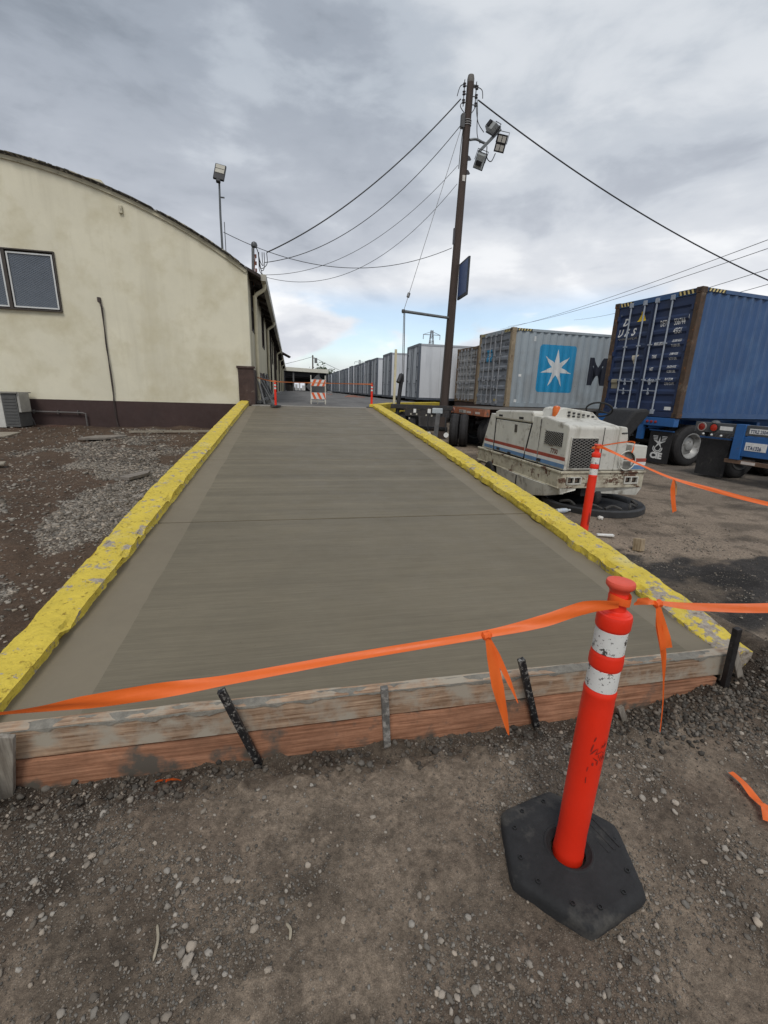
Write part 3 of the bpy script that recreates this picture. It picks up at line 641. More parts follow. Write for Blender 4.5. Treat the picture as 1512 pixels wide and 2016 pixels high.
        o = g.build('guard_mesh', mat('guard_wire', (.20, .215, .24), rough=.5, metal=.3), w); o['kind'] = 'stuff'
    # small wall fittings
    MB().box(-4.26, -4.17, WY-.06, WY, 5.86, 6.04).build('wall_box', trimc, r, bevel=.01)
    c = MB(); c.tube(catmull([(-5.02, WY-.04, 3.78), (-4.97, WY-.05, 3.70), (-4.955, WY-.04, 3.0), (-4.95, WY-.04, 2.0), (-4.94, WY-.04, 1.2), (-4.93, WY-.045, .30)], 5), .015, 8)
    c.tube(catmull([(-4.99, WY-.05, 3.72), (-4.93, WY-.06, 3.5), (-4.96, WY-.07, 2.6), (-4.91, WY-.06, 1.6), (-4.96, WY-.07, .9), (-4.90, WY-.06, .35)], 6), .010, 6)
    c.box(-5.03, -4.96, WY-.08, WY-.0, 3.68, 3.80); c.build('conduit', mat('rusty_conduit', (.06, .045, .04), rough=.8, var=.3), r, smooth=False)
    c = MB(); c.tube([(-7.3, WY-.09, .76), (-5.78, WY-.09, .74), (-5.70, WY-.09, .72), (-5.70, WY-.09, .36)], .022, 8); c.tube(catmull([(-7.2, WY-.09, .74), (-7.05, WY-.12, .6), (-7.0, WY-.1, .38)], 5), .014, 6)
    for x in (-7.0, -6.4, -5.9): c.box(x-.012, x+.012, WY-.1, WY-.0, .70, .80)
    c.build('pipe', mat('pipe_grey', (.11, .10, .095), rough=.7), r)
warehouse()
# roof hump
o = MB().hexa([(-6.2,16.3,6.95),(-4.9,16.3,6.4),(-4.9,18,6.4),(-6.2,18,6.95),(-5.9,16.4,7.36),(-5.28,16.4,7.30),(-5.28,17.8,7.30),(-5.9,17.8,7.36)]).build('roof_vent', mat('vent_cream', (.52,.48,.36), rough=.8, var=.1)); tag(o, 'low cream roof vent rising behind the curved roof edge', 'roof vent')
# roof lamp
def roof_lamp():
    r = thing('roof_light', 'black flood light on a thin pole standing on the warehouse roof', 'floodlight', (-1.85, 15.2, 5.45))
    pg = mat('pole_grey', (.12, .13, .135), rough=.5, metal=.5, var=.2)
    MB().tube([(0,0,-.2), (0,0,.9), (.02,0,1.72)], [.032,.03,.026], 10).build('pole', pg, r, smooth=True)
    MB().tube([(0,0,1.35), (.14,0,1.35)], .02, 6).build('bracket', pg, r)
    M_ = Matrix.Rotation(R(8), 4, 'Y') @ Matrix.Rotation(R(-28), 4, 'X')
    def pp(x, y, z): v = M_ @ Vector((x, y, z)); return (v.x+.05, v.y-.02, v.z+1.98)
    def bx(m_, x0, x1, y0, y1, z0, z1): m_.hexa([pp(x0,y0,z0),pp(x1,y0,z0),pp(x1,y1,z0),pp(x0,y1,z0),pp(x0,y0,z1),pp(x1,y0,z1),pp(x1,y1,z1),pp(x0,y1,z1)])
    h = MB(); bx(h, -.15, .15, 0, .07, -.26, .26); bx(h, -.06, .06, -.01, .09, -.34, -.26); ho = h.build('lamp_head', mat('lamp_black', (.012,.012,.015), rough=.5), r, bevel=.02)
    for z0, z1 in ((-.06, .07), (.09, .22)):
        l = MB(); bx(l, -.12, .12, -.012, 0.0, z0, z1); l.build('lens', mat('led_lens', (.42, .40, .34), rough=.3, var=.1), ho)
    MB().tube([(.09,.05,0), (.09,.05,.75)], .012, 6).build('antenna', pg, r)
roof_lamp()
# air-conditioning unit at the left
def ac():
    r = thing('air_conditioner', 'grey metal air conditioning cabinet with white side panel against the warehouse wall', 'air conditioner', (-7.35, 13.55, .36))
    MB().box(-.62, 0, 0, .62, 0, .86).build('white_panel', mat('ac_white', (.55,.54,.50), rough=.6, var=.1, dirt=((.3,.27,.22), 5, .58, .7)), r, bevel=.015)
    b = MB().box(.003, .34, .0, .6, .02, .88).build('cabinet', mat('ac_grey', (.085,.085,.083), rough=.7, var=.15), r, bevel=.01)
    MB().box(.343, .40, .02, .5, .40, .90).build('fuse_box', mat('ac_light', (.34,.33,.30), rough=.6), r, bevel=.008)
    for i in range(9): MB().box(.03, .31, -.012, -.001, .10+i*.08, .13+i*.08).build('louvre', mat('ac_grey', (0,0,0)), b)
    MB().box(-.66, .38, -.04, .66, .885, .91).build('top_cover', mat('ac_top', (.20,.19,.17), rough=.7), r)
ac()
def slabthing(name, pts, z, h, m, label, cat):
    MBx = MB(); MBx.prism(pts, z, z+h, 'z'); return tag(MBx.build(name, m, None, bevel=.006), label, cat)
ply = wood('weathered_board', (.30,.27,.22), (.7,.66,.6), .15, st=(3, 22, 20))
slabthing('board', [(-7.6,11.3),(-6.45,11.75),(-6.62,12.75),(-7.8,12.6)], .30, .035, ply, 'weathered board lying on the soil in front of the air conditioner', 'board')
slabthing('board', [(-5.5,8.0),(-4.62,8.25),(-4.72,8.5),(-5.6,8.45)], .24, .03, ply, 'narrow weathered board half off the left edge of the photo', 'board')
rockm = mat('broken_concrete', (.20,.175,.15), rough=.95, var=.25, vs=6, bump=.6, bs=30, bdist=.01)
slabthing('concrete_piece', [(-4.85,11.5),(-4.3,11.6),(-4.0,12.1),(-4.2,12.3),(-4.7,12.1)], .29, .05, rockm, 'flat broken piece of concrete on the soil near the warehouse wall', 'concrete piece')
slabthing('concrete_piece', [(-2.60,7.35),(-2.44,7.25),(-2.28,7.65),(-2.32,7.9),(-2.45,7.7)], .17, .05, rockm, 'angular broken piece of concrete near the left yellow kerb', 'concrete piece')
tag(MB().bar((-4.2, 12.9, .36), (-1.9, 13.0, .40), .05, .05).build('plank', ply), 'long thin batten lying at the foot of the brown wall base', 'plank')
# service mast on the eave
def mast():
    r = thing('service_mast', 'weatherhead mast with looping black cables at the warehouse corner', 'service mast', (-1.06, 15.95, 4.7))
    pg = mat('mast_grey', (.16,.165,.17), rough=.5, metal=.5, var=.2)
    MB().tube([(0,0,0), (.01,0,.5), (.03,0,1.08)], .045, 10).build('pipe', pg, r, smooth=True)
    MB().lathe([(.02,-.02),(.085,.0),(.10,.06),(.075,.13),(.02,.16)], 12, (.07,0,1.10)).build('weatherhead', mat('head_grey', (.10,.105,.11), rough=.5, metal=.4), r, smooth=True)
    for z in (.45, .65, .85): MB().tube([(.10,-.02,z-.05),(.10,-.02,z+.05)], [.03,.03], 8).build('insulator', mat('brown_ceramic', (.16,.05,.03), rough=.35), r, smooth=True)
    blk = mat('cable_black', (.018,.018,.020), rough=.6, bump=0)
    for i, (a, dr) in enumerate(((.44, .62), (.36, .56), (.30, .70), (.20, .42))):
        MB().tube(catmull([(.12,0,1.13), (.18,.0,.95), (.20+.02*i,0,dr), (.28+.02*i,0,dr-.10), (a+.0,0,dr+.05), (a,0,.98)], 6), .011, 6).build('cable_loop', blk, r, smooth=True)
    MB().bar((.0,-.05,.0), (.09,-.02,.85), .02, .05).build('strut', mat('rusty_strut', (.20,.08,.05), rough=.8), r)
mast()
# junk along the side wall
def junk():
    g = mat('galvanised', (.20,.20,.195), rough=.6, metal=.4, var=.25, vs=8, dirt=((.07,.05,.04), 12, .58, .66))
    for i in range(9):
        y0 = 15.0 + i*.75; lean = random.uniform(.15, .45)
        o = MB().tube([(WX+.12+lean, y0+random.uniform(-.3,.3), DZ), (WX+.12, y0, DZ+random.uniform(.7,1.1))], .035, 8).build('pipe', g); tag(o, '%s grey pipe leaning on the brown warehouse plinth, counting from the corner' % ('first','second','third','fourth','fifth','sixth','seventh','eighth','ninth')[i], 'pipe', 'pipes leaning along the warehouse side')
    o = MB().bar((WX+.15, 14.7, DZ+.07), (WX+.75, 19.5, DZ+.35), .12, .07).build('steel_channel', g); tag(o, 'long grey steel channel lying propped beside the warehouse side', 'steel channel')
    o = MB().bar((WX+.10, 16.0, DZ+.05), (WX+.60, 14.6, DZ+.10), .14, .09).build('steel_channel', g); tag(o, 'short grey steel channel crossing behind the left yellow kerb end', 'steel channel')
    r = thing('wire_rack', 'grey wire rack standing against the brown plinth of the warehouse', 'rack', (WX+.16, 16.4, DZ))
    m = MB()
    for i in range(10): m.bar((0, i*.3, 0), (0, i*.3, .85), .012, .012)
    for z in (.02, .22, .42, .62, .84): m.bar((0, 0, z), (0, 2.7, z), .012, .012)
    m.build('grid', g, r)
junk()
# ------------------------------------------------------------------ canopy at the far end
def canopy():
    r = thing('canopy_building', 'low open shed with a flat pale roof closing the far end of the yard', 'shed', (0, 0, 0))
    wm = mat('canopy_white', (.60,.58,.50), rough=.7, var=.08, vs=.6); dk = mat('shed_dark', (.02,.02,.022), rough=.9)
    MB().hexa([(-1.1,78,4.30),(6.4,78,4.12),(6.4,98,4.12),(-1.1,98,4.30),(-1.1,78,4.92),(6.4,78,4.66),(6.4,98,4.66),(-1.1,98,4.92)]).build('roof_slab', wm, r)
    MB().box(-1.1, 6.3, 78.1, 78.2, 4.66, 4.75).build('roof_rim', wm, r)
    MB().box(-1.1, 6.3, 78.6, 97, 3.5, 4.10).build('ceiling_beam', dk, r)
    for x in (-.9, .6, 4.8, 6.1): MB().box(x-.12, x+.12, 78.3, 78.6, DZ, 4.10).build('column', mat('col_grey', (.12,.12,.12), rough=.8), r)
    b = MB(); b.box(-1.1, .9, 96, 96.3, DZ, 3.5); b.box(3.1, 6.4, 96, 96.3, DZ, 3.5); b.box(.9, 3.1, 96, 96.3, 2.75, 3.5); b.build('back_wall', dk, r)
canopy()
def farstuff():
    wh = mat('far_white', (.6,.6,.6), rough=.7, var=.1)
    for i, (x, w, h, y) in enumerate([(1.1,.5,1.3,101),(1.9,.35,1.6,103),(2.6,.6,1.1,102),(3.2,.4,1.7,104)]):
        o = MB().box(x, x+w, y, y+.6, DZ, DZ+h).build('crate', wh, None, bevel=.02); tag(o, '%s pale crate seen through the opening of the dark shed' % ('leftmost','second','third','rightmost')[i], 'crate', 'crates beyond the open shed')
    for i, (x, w, h) in enumerate([(-.6,.8,1.0),(.2,.6,.7),(4.2,1.1,1.1),(5.2,.7,1.5)]):
        o = MB().box(x, x+w, 79.5, 80.4, DZ, DZ+h).build('crate', mat('dark_crate', (.05,.045,.04), rough=.9), None, bevel=.02); tag(o, '%s dark crate standing under the far shed roof' % ('leftmost','second','third','rightmost')[i], 'crate', 'dark crates under the shed roof')
farstuff()
def foliage(name, c, rad, n, label, s=.28):
    V = []; Fc = []
    r = thing(name, label, 'tree', (c[0], c[1], DZ if c[0] < 6.5 else 0))
    z0 = r.location.z
    m = MB()
    for i in range(n):
        a, b, q = random.gauss(0, .45), random.gauss(0, .45), random.gauss(0, .42)
        k = 1 + .35*math.sin(3*math.atan2(b, a)+c[0]); p = Vector((a*rad[0]*k, b*rad[1], c[2]-z0+q*rad[2]))
        u = Vector((random.uniform(-1,1), random.uniform(-1,1), random.uniform(-.6,.6))).normalized()*s*random.uniform(.5,1.2); w = u.orthogonal().normalized()*s*random.uniform(.3,.8)
        m.add([p-u, p+w, p+u, p-w], [(0,1,2,3)])
    me = m.build('crown', mat('foliage', (.045,.065,.030), rough=.8, var=.5, vs=1.2, bump=0), r)
    t = MB().tube([(0,0,0),(.1,0,(c[2]-z0)*.6),(0,.1,c[2]-z0)], [.28,.2,.1], 8); t.build('trunk', mat('bark', (.07,.05,.04), rough=.9), r)
foliage('tree', (6.9, 101, 3.9), (1.9, 2, 2.3), 2200, 'dark bushy tree behind the right end of the far shed')
foliage('tree', (8.3, 112, 4.2), (2.2, 2, 2.0), 1500, 'second dark tree peeping above the far end of the trailers')
# ------------------------------------------------------------------ poles and wires
blk = mat('cable_black', (.018,.018,.020), rough=.6, bump=0)
def sagw(a, b, s, n=28):
    a, b = Vector(a), Vector(b); return [a + (b-a)*(i/n) - Vector((0,0,4*s*(i/n)*(1-i/n))) for i in range(n+1)]
def wire(a, b, s, r, label, name='overhead_wire'):
    o = MB().tube(sagw(a, b, s), r, 6).build(name, blk, None, smooth=True); tag(o, label, 'wire'); return o
polew = mat('creosoted_pole', (.060,.043,.036), rough=.9, var=.3, vs=3, bump=.8, bs=40, stretch=(1,1,.10), bdist=.01)
def polex(z): return 5.40 + (5.575-5.40)*(z-1.2)/9.7
def utility_pole():
    r = thing('utility_pole', 'tall dark wooden utility pole carrying cables, flood light arm and blue sign', 'utility pole', (0, 15.5, 0))
    P_ = [(polex(z), 0, z) for z in (-.2, 2, 5, 8, 10.7)]
    MB().tube(P_, [.165,.155,.135,.118,.105], 18).build('pole', polew, r, smooth=True)
    MB().lathe([(.105,0),(.108,.10),(.09,.19),(.03,.22)], 18, (polex(10.7),0,10.68)).build('pole_cap', mat('cap_grey', (.15,.14,.13), rough=.8), r, smooth=True)
    MB().tube([(polex(10.7)+.09,0,10.62),(polex(10.7)+.22,0,10.62)], .045, 8).build('peak_bolt', mat('steel_old', (.10,.10,.10), rough=.6, metal=.5), r)
    ins = mat('insulator_dark', (.05,.045,.05), rough=.35); st = mat('steel_old', (0,0,0))
    for sx, zs in ((-1, (10.57, 10.37, 10.16)), (1, (10.56, 10.34, 10.13))):
        MB().bar((polex(10)+sx*.19, -.04, 10.05), (polex(10)+sx*.19, -.04, 10.72), .012, .05).build('rack_bar', st, r)
        for z in zs:
            MB().lathe([(.02,-.055),(.05,-.04),(.032,0),(.05,.04),(.02,.055)], 10, (polex(10)+sx*.20,-.07,z)).build('insulator', ins, r, smooth=True)
            MB().bar((polex(10), -.03, z), (polex(10)+sx*.2, -.05, z), .02, .02).build('rack_arm', st, r)
    for pts in ([(-.20,10.57),(-.34,10.5),(-.42,10.25)], [(-.20,10.16),(-.30,10.02),(-.16,9.86)], [(.20,10.56),(.36,10.5),(.40,10.30)], [(.20,10.13),(.14,9.98),(.05,9.86)], [(.2,10.34),(.26,10.0),(.30,9.4),(.42,9.15)], [(.2,10.13),(.30,9.7),(.52,9.45)], [(-.16,9.5),(-.20,9.0),(-.22,8.4)]):
        MB().tube(catmull([(polex(10)+x, -.1, z) for x, z in pts], 6), .012, 6).build('jumper', blk, r, smooth=True)
    for z in (9.72, 9.66, 9.60): MB().lathe([(.125,-.012),(.132,0),(.125,.012)], 18, (polex(z),0,z)).build('band', mat('galv_band', (.35,.35,.35), rough=.5, metal=.5), r)
    MB().box(polex(9.7)-.22, polex(9.7)-.11, -.10, .04, 9.5, 9.86).build('clamp', st, r, bevel=.01)
    for z in (8.75, 8.37): MB().prism([(.10,-.05),(.22,-.03),(.16,.05),(.10,.07)], -.04, .04, 'y').build('bracket', ins, r, loc=(polex(z), 0, z))
    MB().box(polex(8.1)-.05, polex(8.1)+.04, -.130, -.112, 8.08, 8.24).build('pole_tag', mat('tag_white', (.6,.57,.52), rough=.6), r)
    MB().tube([(polex(2)-.16,-.05,1.3),(polex(4)-.15,-.05,4.0)], .016, 6).build('riser', st, r)
    MB().bar((polex(6.5)-.14, -.02, 6.32), (polex(6.5)-.14, -.02, 6.78), .05, .08).build('junction', ins, r)
    # side strut for the guy
    MB().tube([(polex(4.1)-.1, -.05, 4.08), (3.46, -1.3, 3.98)], .045, 10).build('guy_strut', mat('galv_pipe', (.20,.21,.215), rough=.5, metal=.5), r, smooth=True)
    MB().lathe([(.05,-.05),(.06,0),(.05,.05)], 10, (3.45,-1.3,3.98)).build('strut_end', st, r)
    # flood light arm
    gp = mat('galv_arm', (.17,.18,.185), rough=.5, metal=.6, var=.2)
    MB().tube(catmull([(polex(9.2)+.1,-.08,9.21),(5.85,-.10,9.24),(6.05,-.10,9.19),(6.20,-.10,9.16)], 5), .035, 10).build('light_arm', gp, r, smooth=True)
    MB().bar((5.97,-.10,8.93), (6.62,-.10,9.60), .09, .09).build('cross_arm', gp, r, bevel=.01)
    MB().tube(catmull([(6.22,-.1,9.1),(6.25,-.1,8.8),(6.40,-.1,8.72),(6.52,-.1,8.95)], 6), .014, 6).build('feed_cable', blk, r, smooth=True)
utility_pole()
def floodlight(loc, rot, label, face):
    r = thing('floodlight', label, 'floodlight', loc, 0, 'flood lights on the utility pole'); r.rotation_euler = rot
    hm = mat('floodlight_grey', (.33,.345,.34), rough=.5, metal=.3, var=.12); bk = mat('lamp_black', (0,0,0))
    MB().hexa([(-.14,-.09,-.20),(.14,-.09,-.20),(.11,.10,-.17),(-.11,.10,-.17),(-.14,-.09,.20),(.14,-.09,.20),(.11,.10,.17),(-.11,.10,.17)]).build('housing', hm, r, bevel=.01)
    MB().box(-.16, .16, -.115, -.091, -.22, .22).build('bezel', bk, r, bevel=.005)
    MB().box(-.09, .09, .102, .15, -.10, .02).build('driver_box', bk, r, bevel=.005)
    for z0, z1 in ((-.18,-.03), (.03,.18)):
        for x0, x1 in ((-.12,-.01), (.01,.12)):
            MB().box(x0, x1, -.121, -.1155, z0, z1).build('led_lens', mat('lens_bright', (.62,.60,.55), rough=.25, var=.05), r)  # lens blocks in one plain pale colour
    MB().tube([(-.17,0,.0),(-.17,0,.28),(.17,0,.28),(.17,0,0)], .012, 6).build('yoke', bk, r)
floodlight((6.32, 15.38, 9.62), (R(-30), R(200+28), R(150)), 'uppermost pale grey flood light on the pole arm, seen from behind', 0)
floodlight((6.64, 15.30, 9.19), (R(28), R(14), R(-22)), 'flood light on the pole arm whose four pale lenses face the ramp', 1)
floodlight((6.0, 15.36, 8.66), (R(-28), R(-20), R(160)), 'lowest pale grey flood light hanging under the cross arm', 0)
def pole_sign():
    r = thing('pole_sign', 'blue sign panel bolted to the side of the utility pole', 'sign', (5.60, 15.36, 0))
    a = (.0, 4.66), (.30, 4.84), (.28, 5.98), (-.0, 5.70)
    b = MB(); n = Vector((-.07, -1, 0)).normalized()
    q = lambda t, z: Vector((.0, .0, 0)) + n*t + Vector((0, 0, z))
    o = Vector((n.y, -n.x, 0))*.03
    b.hexa([q(0,4.63)-o, q(.98,4.63)-o, q(.98,4.63)+o, q(0,4.63)+o, q(0,5.72)-o, q(.98,5.72)-o, q(.98,5.72)+o, q(0,5.72)+o]); b.build('frame', mat('sign_frame', (.03,.035,.045), rough=.6), r)
    c = MB(); o2 = o*1.15
    c.hexa([q(.05,4.71)+o, q(.95,4.71)+o, q(.95,4.71)+o2, q(.05,4.71)+o2, q(.05,5.66)+o, q(.95,5.66)+o, q(.95,5.66)+o2, q(.05,5.66)+o2]); c.build('panel', mat('sign_blue', (.045,.085,.21), rough=.5, var=.08), r)
pole_sign()
wire((5.291,15.5,10.247), (-.622,16,5.701), .44, .020, 'thick twisted cable from the pole top down to the warehouse mast')
wire((5.391,15.5,9.64), (-.711,16,5.406), .80, .012, 'second cable below the thick one from pole to warehouse mast')
wire((5.348,15.5,8.54), (-.803,16,5.051), .82, .008, 'thin cable third from the top between pole and warehouse')
wire((5.355,15.5,8.031), (-.958,16,5.053), 1.16, .008, 'lowest, most sagging cable from the pole to the warehouse eave')
wire((5.324,15.5,6.216), (-1.793,15.2,5.923), .76, .009, 'nearly level cable from mid pole past the mast to the roof light')
wire((5.85,15.5,10.30), (19.787,13,4.638), .58, .020, 'thick twisted cable from the pole top down to the right edge')
o = MB().tube([(5.365,15.45,9.545), (3.46,14.2,4.0)], .008, 6).tube([(3.46,14.2,4.0),(3.47,14.1,1.9)], .010, 6).tube([(3.50,14.22,3.95),(3.53,14.12,1.9)], .014, 6).tube([(3.595,14.29,4.40),(3.635,14.315,4.52)], .045, 8).build('guy_wire', mat('wire_grey', (.13,.13,.135), rough=.5, metal=.5)); tag(o, 'taut guy wire from pole top over the strut end with an egg insulator', 'guy wire')
for k, (a, b) in enumerate((((51.75,45,18.93),(75.4,160,24.5)), ((52.0,45,18.1),(78.3,160,25.6)), ((52.7,45,16.1),(104.6,160,29.4)), ((53.2,45,14.6),(140.8,160,37.0)))):
    wire(a, b, 1.0, .035, ('highest', 'second highest', 'third', 'lowest')[k] + ' of the four faint distant power lines above the containers', 'power_line')
def bollard():
    o = MB().tube(catmull([(3.26,13.78,.0),(3.27,13.76,.8),(3.33,13.72,1.7),(3.37,13.70,2.02),(3.33,13.68,2.09),(3.27,13.62,1.98),(3.22,13.58,1.88)], 5), .062, 12).build('pipe_bollard', mat('black_pipe', (.035,.035,.038), rough=.6, metal=.4, var=.3), smooth=True)
    tag(o, 'black bent steel pipe standing beside the top of the right kerb', 'pipe')
    o = MB().box(3.37,3.44,14.80,14.86,DZ+.1,2.93).build('marker_post', mat('cream_post', (.62,.56,.38), rough=.7), None); tag(o, 'thin cream post standing on the yellow dock edge left of the pole', 'post')
bollard()
def far_pole():
    r = thing('utility_pole', 'small distant utility pole rising behind the pale shed roof', 'utility pole', (4.15, 86, 0))
    MB().tube([(0,0,0),(.05,0,7.45)], [.15,.12], 8).build('pole', polew, r, smooth=True)
    MB().box(.35,.85,-.2,.2,6.1,7.0).build('transformer', mat('xf', (.12,.12,.125), rough=.6), r, bevel=.05); MB().bar((0,0,6.9),(.6,0,6.9),.08,.08).build('bracket', polew, r)
    wire((4.2,86,7.2), (-8,90,4.5), .3, .03, 'faint wire running left from the distant pole'); wire((4.2,86,7.2), (22,90,2.0), .8, .03, 'faint wire running right from the distant pole')
far_pole()
def pylon(loc, h, w, label):
    r = thing('transmission_tower', label, 'pylon', loc); m = MB(); t = .22*h/34
    def q(k, z): s = w*(1-z/h)*.5 + w*.10; return [(-s,-s,z),(s,-s,z),(s,s,z),(-s,s,z)][k]
    zs = [h*f for f in (0,.18,.34,.48,.60,.70,.78,.86,.93,1)]
    for k in range(4):
        for a, b in zip(zs[:-1], zs[1:]):
            m.bar(q(k,a), q(k,b), t, t); m.bar(q(k,a), q((k+1)%4,b), t*.6, t*.6); m.bar(q((k+1)%4,a), q(k,b), t*.6, t*.6)
    m.build('lattice', mat('pylon_steel', (.22,.23,.25), rough=.6, metal=.3), r)
    for z, L_ in ((h*.93, w*.95),):
        a = MB(); a.bar((-L_,0,z),(L_,0,z),t*1.3,t*1.3); a.bar((-L_,0,z),(0,0,z+h*.05),t,t); a.bar((L_,0,z),(0,0,z+h*.05),t,t); a.build('crossarm', mat('pylon_steel', (0,0,0)), r)
        for s in (-1, 1): MB().tube([(s*L_*.97,0,z),(s*L_*.97,0,z-h*.07)], t*.8, 6).build('insulator', mat('pylon_steel', (0,0,0)), r)
pylon((77.4, 250, 0), 34.6, 5.2, 'distant lattice power pylon above the trailer roofs left of the containers')
pylon((44.9, 300, 0), 20.5, 3.6, 'tiny farther pylon above the row of trailers')
# ------------------------------------------------------------------ lettering and flat print
def text2d(txt, size, shear=0.0, align='LEFT', bold=0.0, sx=1.0, space=1.0):
    cu = bpy.data.curves.new('t', 'FONT'); cu.body = txt; cu.size = size; cu.shear = shear; cu.align_x = align; cu.offset = bold; cu.resolution_u = 3; cu.space_character = space
    ob = bpy.data.objects.new('t', cu); COL.objects.link(ob); bpy.context.view_layer.update()
    me = bpy.data.meshes.new_from_object(ob.evaluated_get(bpy.context.evaluated_depsgraph_get()))
    v = [(p.co.x*sx, p.co.y) for p in me.vertices]; f = [tuple(q.vertices) for q in me.polygons]
    bpy.data.objects.remove(ob); bpy.data.curves.remove(cu); bpy.data.meshes.remove(me); return v, f
def printing(v, f, name, m, parent, mapper, breaks=None, axis=0):
    bm = bmesh.new(); vv = [bm.verts.new((p[0], p[1], 0)) for p in v]
    for q in f:
        try: bm.faces.new([vv[i] for i in q])
        except ValueError: pass
    if breaks:
        no = (1,0,0) if axis == 0 else (0,1,0)
        for b in breaks:
            bmesh.ops.bisect_plane(bm, geom=bm.verts[:]+bm.edges[:]+bm.faces[:], plane_co=(b,0,0) if axis == 0 else (0,b,0), plane_no=no)
    for p in bm.verts: p.co = mapper(p.co.x, p.co.y)
    me = bpy.data.meshes.new(name); bm.to_mesh(me); bm.free(); me.materials.append(m)
    o = bpy.data.objects.new(name, me); COL.objects.link(o); o.parent = parent; return o
def rect2(x0, x1, y0, y1): return [(x0,y0),(x1,y0),(x1,y1),(x0,y1)], [(0,1,2,3)]
def rrect(x0, x1, y0, y1, r, n=6):
    p = []
    for cx, cy, a0 in ((x1-r,y1-r,0),(x0+r,y1-r,90),(x0+r,y0+r,180),(x1-r,y0+r,270)):
        p += [(cx+r*math.cos(R(a0+90*i/n)), cy+r*math.sin(R(a0+90*i/n))) for i in range(n+1)]
    return p, [tuple(range(len(p)))]
def star(cx, cy, ro, ri, n, rot=90, sx=1.0):
    p = [(cx + sx*(ro if i % 2 == 0 else ri)*math.cos(R(rot+180*i/n)), cy + (ro if i % 2 == 0 else ri)*math.sin(R(rot+180*i/n))) for i in range(2*n)]
    p.append((cx, cy)); return p, [(i, (i+1) % (2*n), 2*n) for i in range(2*n)]
# ------------------------------------------------------------------ shipping containers
PITCH, CD = .278, .036
def corr(u):
    t = (u % PITCH) / PITCH
    if t < .25: return 0.0
    if t < .5: return CD*(t-.25)/.25
    if t < .75: return CD
    return CD*(1-(t-.75)/.25)
def cbreaks(a, b):
    out = []; k = math.floor(a/PITCH)
    while k*PITCH < b:
        out += [k*PITCH + PITCH*q for q in (0, .25, .5, .75)]; k += 1
    return [x for x in out if a < x < b]
white = mat('print_white', (.72,.72,.70), rough=.6, var=.12, vs=20, bump=0)
def door_ribs(H):
    n = 8 if H > 2.7 else 6; z0, z1 = .30, H-.30; out = []
    st = (z1-z0)/n
    for k in range(n): out.append((z0 + st*(k+.28), z0 + st*(k+.72)))
    return out
def dprof(z, ribs):
    for a, b in ribs:
        if a-.05 <= z <= b+.05:
            if z < a: return .03*(z-(a-.05))/.05
            if z > b: return .03*((b+.05)-z)/.05
            return .03
    return 0.0
